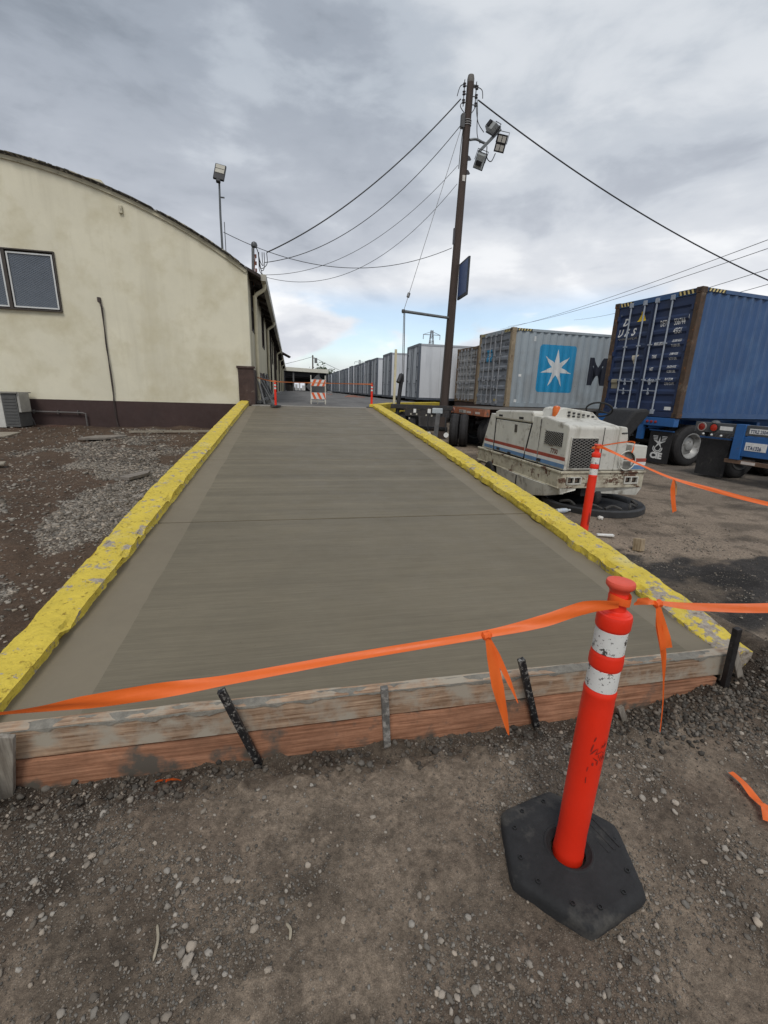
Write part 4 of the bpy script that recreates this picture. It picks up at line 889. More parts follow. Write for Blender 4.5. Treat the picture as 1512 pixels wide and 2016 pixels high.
def container(label, loc, rz_, H, L_, paint, door, post, rodm, hazard=True, plain=False):
    r = thing('shipping_container', label, 'container', loc, rz_, 'shipping containers on chassis'); W_ = 2.438
    # corrugated sides
    for y, s, nm in ((0.0, 1, 'side_wall'), (W_, -1, 'side_wall')):
        us = [.16] + cbreaks(.16, L_-.16) + [L_-.16]; m = MB()
        for a, b in zip(us[:-1], us[1:]):
            ya, yb = y + s*(.012 + corr(a)), y + s*(.012 + corr(b)); m.add([(a,ya,.13),(b,yb,.13),(b,yb,H-.09),(a,ya,H-.09)], [(0,1,2,3)])
        m.build(nm, paint, r)
        MB().box(.17, L_-.17, min(y, y+s*.06), max(y, y+s*.06), 0.0, .128).build('bottom_rail', paint, r)
        MB().box(.17, L_-.17, min(y, y+s*.06), max(y, y+s*.06), H-.088, H-.01).build('top_rail', paint, r)
    MB().box(.05, L_-.05, .06, W_-.06, H-.035, H-.02).build('roof', paint, r); MB().box(.05, L_-.05, .07, W_-.07, .05, .12).build('floor', paint, r)
    MB().box(L_-.06, L_-.03, .15, W_-.15, .1, H-.09).build('front_wall', paint, r)
    for x0, x1 in ((0, .16), (L_-.16, L_)):
        for y0, y1 in ((0, .13), (W_-.13, W_)):
            MB().box(x0+.002, x1-.002, y0+.002, y1-.002, .12, H-.12).build('corner_post', post, r, bevel=.006)
            for z0, z1 in ((-.012, .118), (H-.118, H+.006)):
                c = MB().box(x0-.004, x1+.006, y0-.004, y1+.02, z0, z1).build('corner_casting', post, r, bevel=.008)
                if x0 == 0: MB().box(-.007, -.0045, (y0+y1)/2-.03, (y0+y1)/2+.03, z0+.03, z1-.03).build('hole', darkt, c)
    MB().box(.01, .12, .132, W_-.132, H-.13, H-.008).build('door_header', paint, r); MB().box(.01, .12, .132, W_-.132, .0, .13).build('door_sill', post if plain else door, r)
    ribs = door_ribs(H); zb = sorted([q for a, b in ribs for q in (a-.05, a, b, b+.05)])
    for y0, y1 in ((.14, W_/2-.006), (W_/2+.006, W_-.14)):
        m = MB(); zs = [.14] + zb + [H-.14]; ya, yb = y0+.07, y1-.07
        for a, b in zip(zs[:-1], zs[1:]):
            xa, xb = .035+dprof(a, ribs), .035+dprof(b, ribs); m.add([(xa,ya,a),(xa,yb,a),(xb,yb,b),(xb,ya,b)], [(0,1,2,3)])
            if xa == xb and xa > .04: pass
        m.box(.03,.07,y0,ya,.14,H-.14); m.box(.03,.07,yb,y1,.14,H-.14); m.box(.031,.069,ya,yb,.14,.20); m.box(.031,.069,ya,yb,H-.20,H-.14)
        d = m.build('door', door, r)
        for yy in ((.70, 1.12) if y0 < 1 else (1.47, 1.89)):
            MB().tube([(-.005,yy,.07),(-.005,yy,H-.06)], .019, 8).build('locking_rod', rodm, d, smooth=True)
            for z in (.11, H-.12): MB().box(-.028, .03, yy-.045, yy+.045, z-.05, z+.06).build('rod_bracket', rodm, d)
            for z in (.9, 1.75): MB().box(-.026, .03, yy-.04, yy+.05, z-.015, z+.015).build('rod_bracket', rodm, d)
        for z in (.62, .86):
            h = MB(); yy0 = .70 if y0 < 1 else 1.47
            h.bar((-.03, yy0, z), (-.03, yy0+.38, z+.015), .018, .028, up=(1,0,0)); h.bar((-.03, yy0+.2, z-.05), (-.03, yy0+.22, z+.07), .015, .03, up=(1,0,0)); h.lathe([(.035,-.01),(.035,.01)], 8, (-.03, yy0+.2, z-.06), Matrix.Rotation(R(90), 3, 'Y')); h.build('handle', rodm, d)
        hy = y0 - .0 if y0 < 1 else y1 - .05
        for z in (.35, .95, 1.6, H-.4): MB().box(-.002, .03, hy, hy+.05, z-.06, z+.06).build('hinge', rodm if plain else door, d)
    if hazard:
        bk = mat('hazard_black', (.02,.02,.02), rough=.6); ye = mat('hazard_yellow', (.62,.50,.20), rough=.6, var=.1)
        def rear(u, v): return Vector((.0075, u, v))
        def side(u, v): return Vector((u, -.0022, v))
        for a0 in (.16, W_-.16-.42):
            printing(*rect2(a0, a0+.42, H-.115, H-.018), 'hazard_stripe', bk, r, rear)
            for k in range(4):
                x = a0 + .03 + k*.10; printing([(x,H-.112),(x+.045,H-.112),(x+.085,H-.022),(x+.04,H-.022)], [(0,1,2,3)], 'hazard_stripe', ye, r, lambda u, v: Vector((.005, u, v)))
        printing(*rect2(.19, .75, H-.084, H-.014), 'hazard_stripe', bk, r, side)
        for k in range(5):
            x = .21 + k*.105; printing([(x,H-.082),(x+.05,H-.082),(x+.085,H-.016),(x+.035,H-.016)], [(0,1,2,3)], 'hazard_stripe', ye, r, lambda u, v: Vector((u, -.0045, v)))
    def door_print(v, f, m, off=.003, name='lettering'):
        return printing(v, f, name, m, r, lambda u, z: Vector((.035 + dprof(z, ribs) - off, -u, z)), zb, 1)
    def side_print(v, f, m, off=.003, name='lettering'):
        xs = [p[0] for p in v]; return printing(v, f, name, m, r, lambda u, z: Vector((u, .012 + corr(u) - off, z)), cbreaks(min(xs)-.1, max(xs)+.1), 0)
    return r, door_print, side_print
def shift(vf, dx, dy): return [(x+dx, y+dy) for x, y in vf[0]], vf[1]
# blue container
bluep = mat('container_blue', (.029,.078,.190), rough=.5, var=.10, vs=1.2, dirt=((.05,.115,.24), 1.1, .5, .72), rust=((.22,.26,.32), 3.4, .725, .735), bump=.15, bs=8, streak=((.022,.055,.13), 2.5, .56, .74), bdist=.01)
bluedoor = mat('container_navy', (.018,.034,.090), rough=.5, var=.15, vs=2, dirt=((.022,.034,.07), 1.5, .5, .7), rust=((.18,.20,.24), 3.1, .70, .715), bump=.2, bs=10)
rustpost = mat('rusty_brown_post', (.075,.047,.030), rough=.85, var=.3, vs=5, dirt=((.17,.13,.09), 5, .56, .66), rust=((.20,.075,.025), 6, .58, .64), bump=.5, bs=60)
rodg = mat('rod_grey', (.36,.40,.46), rough=.5, metal=.2, var=.15, vs=10, dirt=((.2,.13,.09), 20, .66, .72))
r, dp, sp = container('dark blue shipping container with white door lettering and rusty corner post', (9.11, 9.19, 1.21), R(7), 2.896, 12.19, bluep, bluedoor, rustpost, rodg)
def dtext(t, y, z, size, **k):   # y: distance from near corner of the left end of the text
    v, f = text2d(t, size, **k); dp(*shift((v, f), -y, z), white)
dtext('D', 2.12, 2.30, .25, bold=.008, shear=.15)
dtext('U', 2.27, 2.03, .26, bold=.008, shear=.25, sx=.85); dtext('E', 2.03, 2.03, .26, bold=.008, shear=.25, sx=.85); dtext('S', 1.80, 2.03, .26, bold=.008, shear=.25, sx=.85)
dtext('International Leasing Ltd.', 2.26, 1.945, .075, shear=.2, sx=.86)
dtext('DETU', .97, 2.16, .19, sx=.50, bold=.003); dtext('556744', .60, 2.16, .19, sx=.50, bold=.003); dtext('2', .19, 2.18, .17, sx=.55, bold=.002)
v, f = rrect(-.215, -.10, 2.17, 2.35, .01); 
for a in (rect2(-.225,-.085,2.345,2.355), rect2(-.225,-.085,2.165,2.175), rect2(-.225,-.215,2.165,2.355), rect2(-.095,-.085,2.165,2.355)): dp(*a, white, .004, 'check_box')
dtext('45G1', .56, 1.96, .18, sx=.55, bold=.002)
for z, a, b, c in ((1.72, 'MAX.GROSS', '32,500 KGS.', '71,650 LBS.'), (1.42, 'TARE', '3,980 KGS.', '8,770 LBS.'), (1.12, 'NET', '28,520 KGS.', '62,880 LBS.'), (.83, 'CU.CAP.', '76.4 CU.M.', '2,700 CU.FT.')):
    dtext(a, 1.03, z, .11, sx=.50, bold=.002); dtext(b, .55, z+.05, .08, sx=.62, bold=.001); dtext(c, .55, z-.06, .08, sx=.62, bold=.001)
dp([(-1.68,2.36),(-1.42,2.36),(-1.55,2.60)], [(0,1,2)], mat('warning_yellow', (.72,.50,.02), rough=.5), .004, 'warning_triangle')
v, f = text2d('!', .10, bold=.004); dp(*shift((v, f), -1.56, 2.39), mat('hazard_black', (0,0,0)), .006)
dp([(-1.66,1.53),(-1.44,1.53),(-1.58,1.30)], [(0,1,2)], mat('placard_cream', (.55,.50,.40), rough=.6), .004, 'placard')
dp(*rect2(-2.21,-2.0,.68,.93), mat('plate_tan', (.30,.27,.19), rough=.6), .006, 'data_plate'); dp(*rect2(-.40,-.22,.17,.25), white, .006, 'sticker')
# grey container with star panel
greyp = mat('container_grey', (.30,.345,.375), rough=.6, var=.07, vs=1, streak=((.24,.26,.27), 2.4, .52, .72), dirt=((.25,.27,.28), 1.2, .5, .7), rust=(RUST, 3.0, .72, .74), bump=.2, bs=14)
greydoor = mat('container_grey_door', (.20,.215,.24), rough=.6, var=.12, vs=2, streak=((.13,.12,.12), 3, .54, .7), dirt=((.12,.11,.11), 4, .6, .7), bump=.25, bs=14)
tanpost = mat('tan_rusty_post', (.27,.215,.145), rough=.85, var=.2, vs=4, rust=((.12,.07,.04), 7, .58, .66), bump=.4)
rodd = mat('rod_grey_dirty', (.27,.28,.30), rough=.6, var=.2, vs=8)
r, dp, sp = container('grey shipping container with light blue star panel on its side', (7.38, 14.7, 1.225), R(3), 2.591, 12.19, greyp, greydoor, tanpost, rodd)
cy = mat('logo_blue', (.012,.245,.47), rough=.55, var=.08, vs=3, streak=((.04,.22,.38), 3, .58, .75), bump=0); nav = mat('logo_navy', (.008,.011,.022), rough=.6, var=.1, bump=0)
wl = mat('logo_white', (.60,.62,.62), rough=.6, var=.08, vs=6, streak=((.45,.46,.46), 3, .55, .72), bump=0)
sp(*rrect(1.13, 2.63, .53, 2.12, .13), cy, .003, 'logo_panel'); sp(*star(1.885, 1.335, .66, .215, 7, 90, .98), wl, .006, 'star_emblem')
v, f = text2d('MAERSK', 1.27, bold=.045, sx=.82, space=1.25); sp(*shift((v, f), 3.20, .87), nav)
dp(*rect2(-1.78,-1.38,1.55,1.98), cy, .004, 'logo_panel'); dp(*star(-1.58, 1.78, .16, .06, 7), wl, .007, 'star_emblem')
for y, z, t, s_ in ((.95,2.02,'MSKU',.17), (.55,2.03,'602419',.17), (.50,1.80,'45G1',.15), (1.0,1.45,'MAX.GR.',.10), (.55,1.47,'32,500 KG',.09), (1.0,1.22,'TARE',.10), (.55,1.24,'3,900 KG',.09), (1.0,.98,'NET',.10), (.55,1.0,'28,600 KG',.09)):
    v, f = text2d(t, s_, bold=.004, sx=.62); dp(*shift((v, f), -y, z-.0), mat('print_dark', (.06,.065,.08), rough=.7, bump=0))
for y, z in ((2.1,.98),(2.1,.86)): dp(*rect2(-y,-y+.22,z,z+.07), mat('print_dark', (0,0,0)), .004, 'sticker')
dp(*rect2(-.95,-.70,.15,.24), mat('sticker_yellow', (.50,.40,.15), rough=.6), .005, 'sticker')
sp(*rect2(.42,.52,1.02,1.10), white, .005, 'sticker'); sp(*rect2(.32,.44,.15,.25), white, .005, 'sticker'); sp(*rect2(.86,.96,2.20,2.36), wl, .005, 'sticker')
# brown and grey container
brp = mat('container_brown', (.15,.098,.055), rough=.8, var=.2, vs=3, rust=((.07,.035,.02), 4, .56, .66), streak=((.08,.05,.035), 3, .5, .66), bump=.3)
wd = mat('container_pale_door', (.30,.30,.295), rough=.7, var=.15, vs=2, streak=((.14,.11,.09), 4, .52, .68), dirt=((.12,.09,.07), 5, .58, .68), bump=.25)
r, dp, sp = container('weathered container with pale grey doors and rusty brown side, behind the pole', (8.73, 20.65, 1.218), R(3), 2.591, 12.19, brp, wd, brp, rodd, hazard=False, plain=True)
for y, z, t, s_ in ((.95,2.0,'TGHU',.17), (.55,2.0,'438170',.17), (.5,1.75,'22G1',.16), (1.0,1.35,'MAX.GR.',.1), (.55,1.35,'30,480 KG',.09), (1.0,1.1,'TARE',.1), (.55,1.1,'2,230 KG',.09)):
    v, f = text2d(t, s_, bold=.004, sx=.62); dp(*shift((v, f), -y, z), mat('print_dark', (0,0,0)))
# ------------------------------------------------------------------ chassis
rub = mat('tyre_rubber', (.022,.021,.022), rough=.85, var=.25, vs=10, dirt=((.09,.08,.07), 6, .60, .75), bump=.3)
def wheel(parent, x, y, rad=.52, w=.27, side=-1, rim=(.30,.30,.31)):
    Mx = Matrix.Rotation(R(90), 3, 'X')
    ry = rad*.60
    prof = [(ry,-w/2+.02),(ry+.04,-w/2),(rad*.88,-w/2),(rad*.97,-w/2+.03),(rad,-w*.30),(rad-.018,-w*.29),(rad-.018,-w*.24),(rad,-w*.23),(rad,-w*.05),(rad-.018,-w*.04),(rad-.018,w*.04),(rad,w*.05),(rad,w*.23),(rad-.018,w*.24),(rad-.018,w*.29),(rad,w*.30),(rad*.97,w/2-.03),(rad*.88,w/2),(ry+.04,w/2),(ry,w/2-.02)]
    t = MB().lathe(prof, 32, (0,0,0), Mx, caps=False).build('wheel', rub, parent, smooth=True, loc=(x, y, rad))
    rm = mat('rim_grey_%d' % int(rim[0]*100), rim, rough=.45, metal=.3, var=.2, vs=6, dirt=((.10,.07,.05), 8, .55, .65))
    q = MB().lathe([(ry+.004, w/2-.01),(ry+.012,w/2+.004),(ry-.02,w/2),(ry-.04,w*.30),(ry*.72,w*.05),(ry*.62,w*.14),(ry*.40,w*.16),(ry*.36,w*.30),(ry*.26,w*.34),(.001,w*.34)], 32, (0,0,0), Mx, caps=False)
    q.build('rim', rm, t, smooth=True)
    h = MB()
    for k in range(5):
        a = 2*PI*k/5+.3; h.lathe([(.001,w*.085),(.048,w*.088)], 8, (ry*.80*math.cos(a), 0, ry*.80*math.sin(a)), Mx, caps=False)
    h.build('hand_hole', mat('hole_black', (.01,.01,.01), rough=.9, bump=0), t)
    return t
def chassis(label, loc, rz_, paint, L_=12.4, beam=None, near_only=False, flap=None, axles=(.78, 2.05), rimc=(.30,.30,.31), width=2.42, flaps=True, seal=False):
    r = thing('container_chassis', label, 'chassis', loc, rz_, 'container chassis parked side by side'); W_ = width
    dk = mat('chassis_black', (.028,.026,.026), rough=.7, var=.3, vs=4, dirt=((.09,.06,.04), 6, .58, .68)); beam = beam or paint
    for y in (W_/2-.50, W_/2+.36):
        m = MB(); m.box(.12, L_, y, y+.14, .90, .915); m.box(.12, L_, y+.06, y+.08, .915, 1.135); m.box(.12, L_, y, y+.14, 1.135, 1.15); m.build('frame_rail', paint, r)
    m = MB().box(0, .16, .0, W_, .985, 1.19); m.build('rear_beam', beam, r, bevel=.008)
    for x in (1.3, 3.2, 5.5, 8, 10.5, L_-.2): MB().box(x, x+.12, .15, W_-.15, 1.0, 1.12).build('cross_member', paint, r)
    for ax in axles:
        MB().tube([(ax, .2, .52), (ax, W_-.2, .52)], .075, 10).build('axle', dk, r, smooth=True)
        for y in (.16, .48, W_-.48, W_-.16): wheel(r, ax, y, side=-1, rim=rimc) if y != W_-.16 or True else None
        for y in (W_/2-.52, W_/2+.40): MB().bar((ax-.5, y+.05, .78), (ax+.5, y+.05, .78), .09, .06).build('leaf_spring', dk, r); MB().bar((ax-.06, y+.05, .55), (ax-.02, y+.05, .92), .10, .10).build('spring_hanger', dk, r)
    for y in (.55, W_-.55): MB().box(L_-2.8, L_-2.66, y-.07, y+.07, .12, .95).build('landing_leg', dk, r)
    if flaps:
        for y0 in (.08, W_-.72):
            f_ = MB().box(.135, .148, y0, y0+.62, .06, .84).build('mud_flap', rub, r)
            if flap and y0 < 1: flap(f_, r)
            MB().bar((.14, y0-.02, .87), (.14, y0+.66, .87), .04, .03).build('flap_bracket', paint, r)
    return r
def lamp(r, y, z, rad, m, ring=None):
    Mz = Matrix.Rotation(R(-90), 3, 'Y')
    o = MB().lathe([(rad, 0), (rad*.95,.018), (rad*.5,.026), (.001,.028)], 20, (-.002, y, z), Mz, caps=False).build('tail_light', m, r, smooth=True)
    if ring: MB().lathe([(rad, 0),(rad*1.0,.02),(rad*1.22,.02),(rad*1.25,0)], 20, (-.002, y, z), Mz, caps=False).build('lamp_ring', ring, o, smooth=True)
redl = mat('red_lens', (.25,.018,.012), rough=.25, var=.2, vs=20); ring = mat('lamp_ring', (.33,.28,.26), rough=.5)
chb = mat('chassis_blue', (.022,.105,.30), rough=.5, var=.15, vs=3, dirt=((.10,.08,.07), 5, .62, .72))
wprint = white
def rearp(x): return lambda u, v: Vector((x, -u, v))
def cie(fo, root):
    v, f = star(-.40, .56, .17, .042, 5, 88); printing(v, f, 'emblem', white, fo, rearp(.133))
    for k in range(4):
        printing(*rect2(-.60+k*.012, -.46, .72-k*.035, .735-k*.035), 'emblem', white, fo, rearp(.133)); printing(*rect2(-.34, -.20-k*.012, .72-k*.035, .735-k*.035), 'emblem', white, fo, rearp(.133))
    for k, s in enumerate((.11, .075)):
        p = [(-.42+s*math.cos(R(a))*1.3, .42+s*math.sin(R(a))) for a in range(150, 400, 25)]; q = [(-.42+(s-.022)*math.cos(R(a))*1.3, .42+(s-.022)*math.sin(R(a))) for a in range(150, 400, 25)]
        n = len(p); printing(p+q, [(i, i+1, n+i+1, n+i) for i in range(n-1)], 'emblem', white, fo, rearp(.133))
    v, f = text2d('CIE', .20, bold=.012, sx=1.15); printing(*shift((v, f), -.60, .17), 'lettering', white, fo, rearp(.133))
r = chassis('blue chassis carrying the dark blue container, white emblem on its mudflap', (9.10, 9.22, 0), R(7), chb, flap=cie, rimc=(.38,.38,.37))
for y in (.62, .50, .74): lamp(r, y, 1.08, .035, redl)
MB().box(.0, .10, .85, 1.0, .62, 1.18).build('bumper_bracket', chb, r); MB().box(-.004, .004, 1.2, 1.45, 1.05, 1.12).build('marker', mat('led_lens', (0,0,0)), r)
# second blue chassis, nearer, empty
r = chassis('empty blue chassis at the right edge with licence plate and black mudflap', (9.02, 5.86, 0), R(7), chb, beam=mat('beam_grey', (.075,.08,.085), rough=.6, var=.3, dirt=((.20,.17,.14), 6, .6, .7)), rimc=(.05,.05,.05))
lamp(r, 2.26, 1.09, .075, redl, ring); lamp(r, 2.00, 1.09, .075, mat('red_bright', (.45,.03,.015), rough=.25), mat('ring_black', (.02,.02,.02), rough=.6))
MB().box(-.004, -.0005, 1.62, 1.88, 1.05, 1.13).build('plate', white, r)
for y, z in ((2.20,.945),(2.02,.94),(1.82,.935)): lamp(r, y, z, .022, white)
for y in (1.46, .42): MB().box(-.035, .08, y-.09, y+.09, .50, 1.20).build('bumper_bracket', chb, r, bevel=.005)
MB().box(.0, .06, .51, 1.37, .58, .965).build('rear_panel', chb, r, bevel=.005)
MB().box(-.02, .07, .2, 1.64, .42, .495).build('rear_bumper', mat('bumper_rust', (.14,.085,.055), rough=.8, var=.3), r)
for a in (1.05, .52): MB().box(-.0235, -.0205, a, a+.26, .43, .485).build('reflector', mat('reflect_cream', (.55,.50,.46), rough=.4), r)
pl = MB().box(-.006, -.001, .93, 1.32, .70, .86).build('licence_plate', white, r, bevel=.002)
dkp = mat('plate_print', (.05,.07,.14), rough=.6, bump=0)
v, f = text2d('1TA1326', .105, sx=.72, bold=.003); printing(*shift((v, f), -1.30, .72), 'lettering', dkp, pl, rearp(-.009))
p2 = MB().box(-.006, -.0008, .78, 1.30, 1.03, 1.13).build('number_plate', white, r); v, f = text2d('TTRZ 250417', .09, sx=.72, bold=.002); printing(*shift((v, f), -1.28, 1.045), 'lettering', dkp, p2, rearp(-.009))
p3 = MB().box(-.006, -.0008, .56, .74, .64, .74).build('sticker', white, r); v, f = text2d('53 FT', .055, sx=.7); printing(*shift((v, f), -.73, .66), 'lettering', dkp, p3, rearp(-.009))
MB().lathe([(.001,.05),(.06,.04),(.09,0)], 10, (.08,2.05,1.19)).build('twist_lock', mat('beam_grey', (0,0,0)), r)
# chassis under the grey and brown containers
dkc = mat('chassis_dark_red', (.055,.030,.024), rough=.8, var=.3, vs=4)
chassis('dark rusty chassis carrying the grey star container', (7.40, 14.72, 0), R(3), dkc, rimc=(.08,.08,.08))
chassis('dark rusty chassis carrying the brown sided container', (8.76, 20.66, 0), R(3), dkc, rimc=(.08,.08,.08))
# empty chassis with the orange tail beam
org = mat('beam_orange', (.34,.115,.055), rough=.7, var=.2, vs=4, dirt=((.12,.08,.06), 6, .54, .62))
r = chassis('empty chassis with faded orange tail beam between the pole and the sweeper', (5.42, 12.0, 0), R(3), dkc, L_=11, beam=org, axles=(.62,), rimc=(.08,.08,.08), flaps=False)
lamp(r, 2.20, 1.09, .055, redl, ring)
p_ = MB().box(-.006, -.0008, 1.25, 1.75, 1.03, 1.12).build('number_plate', mat('plate_aged', (.50,.47,.42), rough=.6), r); v, f = text2d('4KZ 71826', .09, sx=.7, bold=.002); printing(*shift((v, f), -1.72, 1.045), 'lettering', mat('print_dark', (0,0,0)), p_, rearp(-.009))
for a in (.3, .9): MB().box(-.004, -.0008, a, a+.3, 1.04, 1.10).build('reflector', mat('reflect_cream', (0,0,0)), r)
MB().box(.02, 10.8, .05, 2.37, 1.192, 1.21).build('deck_edge', mat('deck_old', (.10,.085,.07), rough=.85, var=.3), r)
# low dark dolly in front of the dock
def dolly():
    a, b = Vector((3.05, 13.72, 0)), Vector((4.80, 12.95, 0)); d = (b-a).normalized(); n = Vector((-d.y, d.x, 0)); ang = math.atan2(d.y, d.x)
    r = thing('trailer_dolly', 'low black trailer dolly with white reflectors between the kerb top and the pole', 'dolly', tuple(a), ang)
    bk = mat('chassis_black', (0,0,0)); L_ = (b-a).length
    MB().box(0, L_, 0, .10, 1.10, 1.235).build('rear_beam', bk, r, bevel=.01)
    MB().box(.45, L_-.1, .0, .08, .90, 1.095).build('light_bar', bk, r)
    for x in (.25, .9, 1.5): MB().box(x, x+.12, .1, .75, 1.05, 1.19).build('frame_rail', bk, r)
    for x, z, s in ((.72,1.0,.075),(1.16,1.0,.085)): MB().box(x, x+s*1.1, -.004, -.0005, z, z+s*1.5).build('reflector', white, r)
    for x, z in ((.62,.93),(.80,.93),(1.10,.91),(1.27,.90),(.58,.80)): MB().box(x, x+.045, -.006, -.0025, z, z+.05).build('marker', mat('led_lens', (0,0,0)), r)
    MB().tube([(.2,.45,.50),(L_-.15,.45,.50)], .07, 10).build('axle', bk, r)
    Mx = Matrix.Rotation(R(90), 3, 'Y')
    for x in (.34, .66, 1.98, 2.28):
        rad, w = .50, .26; prof = [(.28,-w/2+.02),(.32,-w/2),(.45,-w/2),(.49,-w/2+.03),(rad,-w*.3),(rad-.02,-w*.28),(rad-.02,-w*.22),(rad,-w*.2),(rad,w*.2),(rad-.02,w*.22),(rad-.02,w*.28),(rad,w*.3),(.49,w/2-.03),(.45,w/2),(.32,w/2),(.28,w/2-.02),(.20,w*.2),(.001,w*.2)]
        MB().lathe(prof, 28, (0,0,0), Mx, caps=False).build('wheel', rub, r, smooth=True, loc=(x, .45, .50))
    MB().bar((1.50,-.10,1.0), (1.44,-.14,.0), .13, .10).build('landing_leg', mat('leg_grey', (.10,.10,.10), rough=.7, var=.3), r)
    for x in (1.22, 1.76): 
        MB().tube(catmull([(x-.02,-.02,1.0),(x-.03,-.10,.75),(x,-.14,.52),(x+.02,-.12,.42)], 5), .022, 6).build('air_hose', blk, r, smooth=True)
        MB().lathe([(.035,-.01),(.075,-.012),(.075,.012),(.035,.01)], 16, (x+.02,-.16,.38), Matrix.Rotation(R(90), 3, 'X')).build('brake_ring', white, r, smooth=True)
    MB().box(1.30,1.62,-.06,.0,1.0,1.16).build('tank_cover', mat('pale_plastic', (.40,.44,.46), rough=.5), r, bevel=.02)
dolly()
# ------------------------------------------------------------------ row of box trailers
tw = mat('trailer_white', (.62,.64,.67), rough=.5, var=.05, vs=1, streak=((.40,.42,.45), 1.5, .55, .75), bump=.05, bs=5)
tg = mat('trailer_door_grey', (.48,.51,.54), rough=.55, var=.12, vs=1.5, streak=((.20,.21,.22), 3.5, .54, .72), bump=.1)
tf = mat('trailer_frame', (.115,.13,.155), rough=.5, metal=.4, var=.2)
def trailer():
    r = thing('box_trailer', 'x', 'trailer', (6.65, 23.75, 0), 0, 'white box trailers backed against the dock'); L_, W_, z0, z1 = 13.0, 2.60, 1.22, 4.07
    m = MB(); m.box(.10, L_, 0.03, .06, z0+.1, z1-.10); m.build('side_panel', tw, r); MB().box(.10, L_, W_-.06, W_-.03, z0+.1, z1-.10).build('side_panel', tw, r)
    m = MB()
    for k in range(11): m.box(1.2+k*1.2-.004, 1.2+k*1.2+.004, .026, .029, z0+.1, z1-.1)
    m.build('panel_seam', mat('seam_grey', (.36,.38,.40), rough=.6), r)
    MB().box(.08, L_, .01, W_-.01, z1-.098, z1).build('top_rail', mat('rail_pale', (.40,.42,.45), rough=.5, metal=.3, var=.1), r); MB().box(.08, L_, .01, W_-.01, z0-.02, z0+.098).build('bottom_rail', tf, r); MB().box(L_-.04, L_, .06, W_-.06, z0+.1, z1-.1).build('front_wall', tw, r)
    m = MB(); m.box(0, .12, 0, .14, z0-.02, z1+.01); m.box(0, .12, W_-.14, W_, z0-.02, z1+.01); m.box(0, .12, .14, W_-.14, z1-.12, z1+.01); m.box(0, .12, .14, W_-.14, z0-.02, z0+.10); m.build('rear_frame', tf, r)
    for a, b in ((.145, W_/2-.01), (W_/2+.01, W_-.145)):
        d = MB().box(.02, .07, a, b, z0+.105, z1-.125).build('door', tg, r)
        for y in (a+.18, b-.14) : MB().tube([(-.01,y,z0+.05),(-.01,y,z1-.08)], .017, 6).build('locking_rod', tf, d)
        for z in (1.6, 2.2, 2.9, 3.6): MB().box(-.005, .018, (a if a < 1 else b-.28), (a+.28 if a < 1 else b), z-.03, z+.03).build('hinge', tf, d)
        MB().bar((-.02, a+.2, 2.05), (-.02, a+.62, 2.05), .02, .04, up=(1,0,0)).build('handle', tf, d)
    for ax in (1.6, 2.8):
        for y in (.2, W_-.2): wheel(r, ax, y, rim=(.30,.30,.31))
    MB().box(.9, 3.6, .7, W_-.7, .85, 1.19).build('bogie', mat('chassis_black', (0,0,0)), r); MB().box(10.4, 10.6, .6, W_-.6, .1, 1.19).build('landing_gear', mat('chassis_black', (0,0,0)), r)
    return r
t0 = trailer()
tl = [(6.70,23.75),(6.58,30.2),(6.66,35.5),(6.56,38.2),(6.72,42.9),(6.70,46.1),(6.56,49.2),(6.70,54.6),(6.66,57.9),(6.76,61.1),(6.60,64.3),(6.66,68.3),(6.66,72.4),(6.68,77.5),(6.66,82.2)]
ordn = ['nearest','second','third','fourth','fifth','sixth','seventh','eighth','ninth','tenth','eleventh','twelfth','thirteenth','fourteenth','farthest']
for k, (x, y) in enumerate(tl):
    o = t0 if k == 0 else copy_tree(t0); o.location = (x, y, 0); o.rotation_euler.z = random.uniform(-.006, .006) if k else -.01
    o['label'] = ('big white box trailer just left of the utility pole, nearest of the row' if k == 0 else '%s white box trailer along the dock, counting away from the utility pole' % ordn[k])
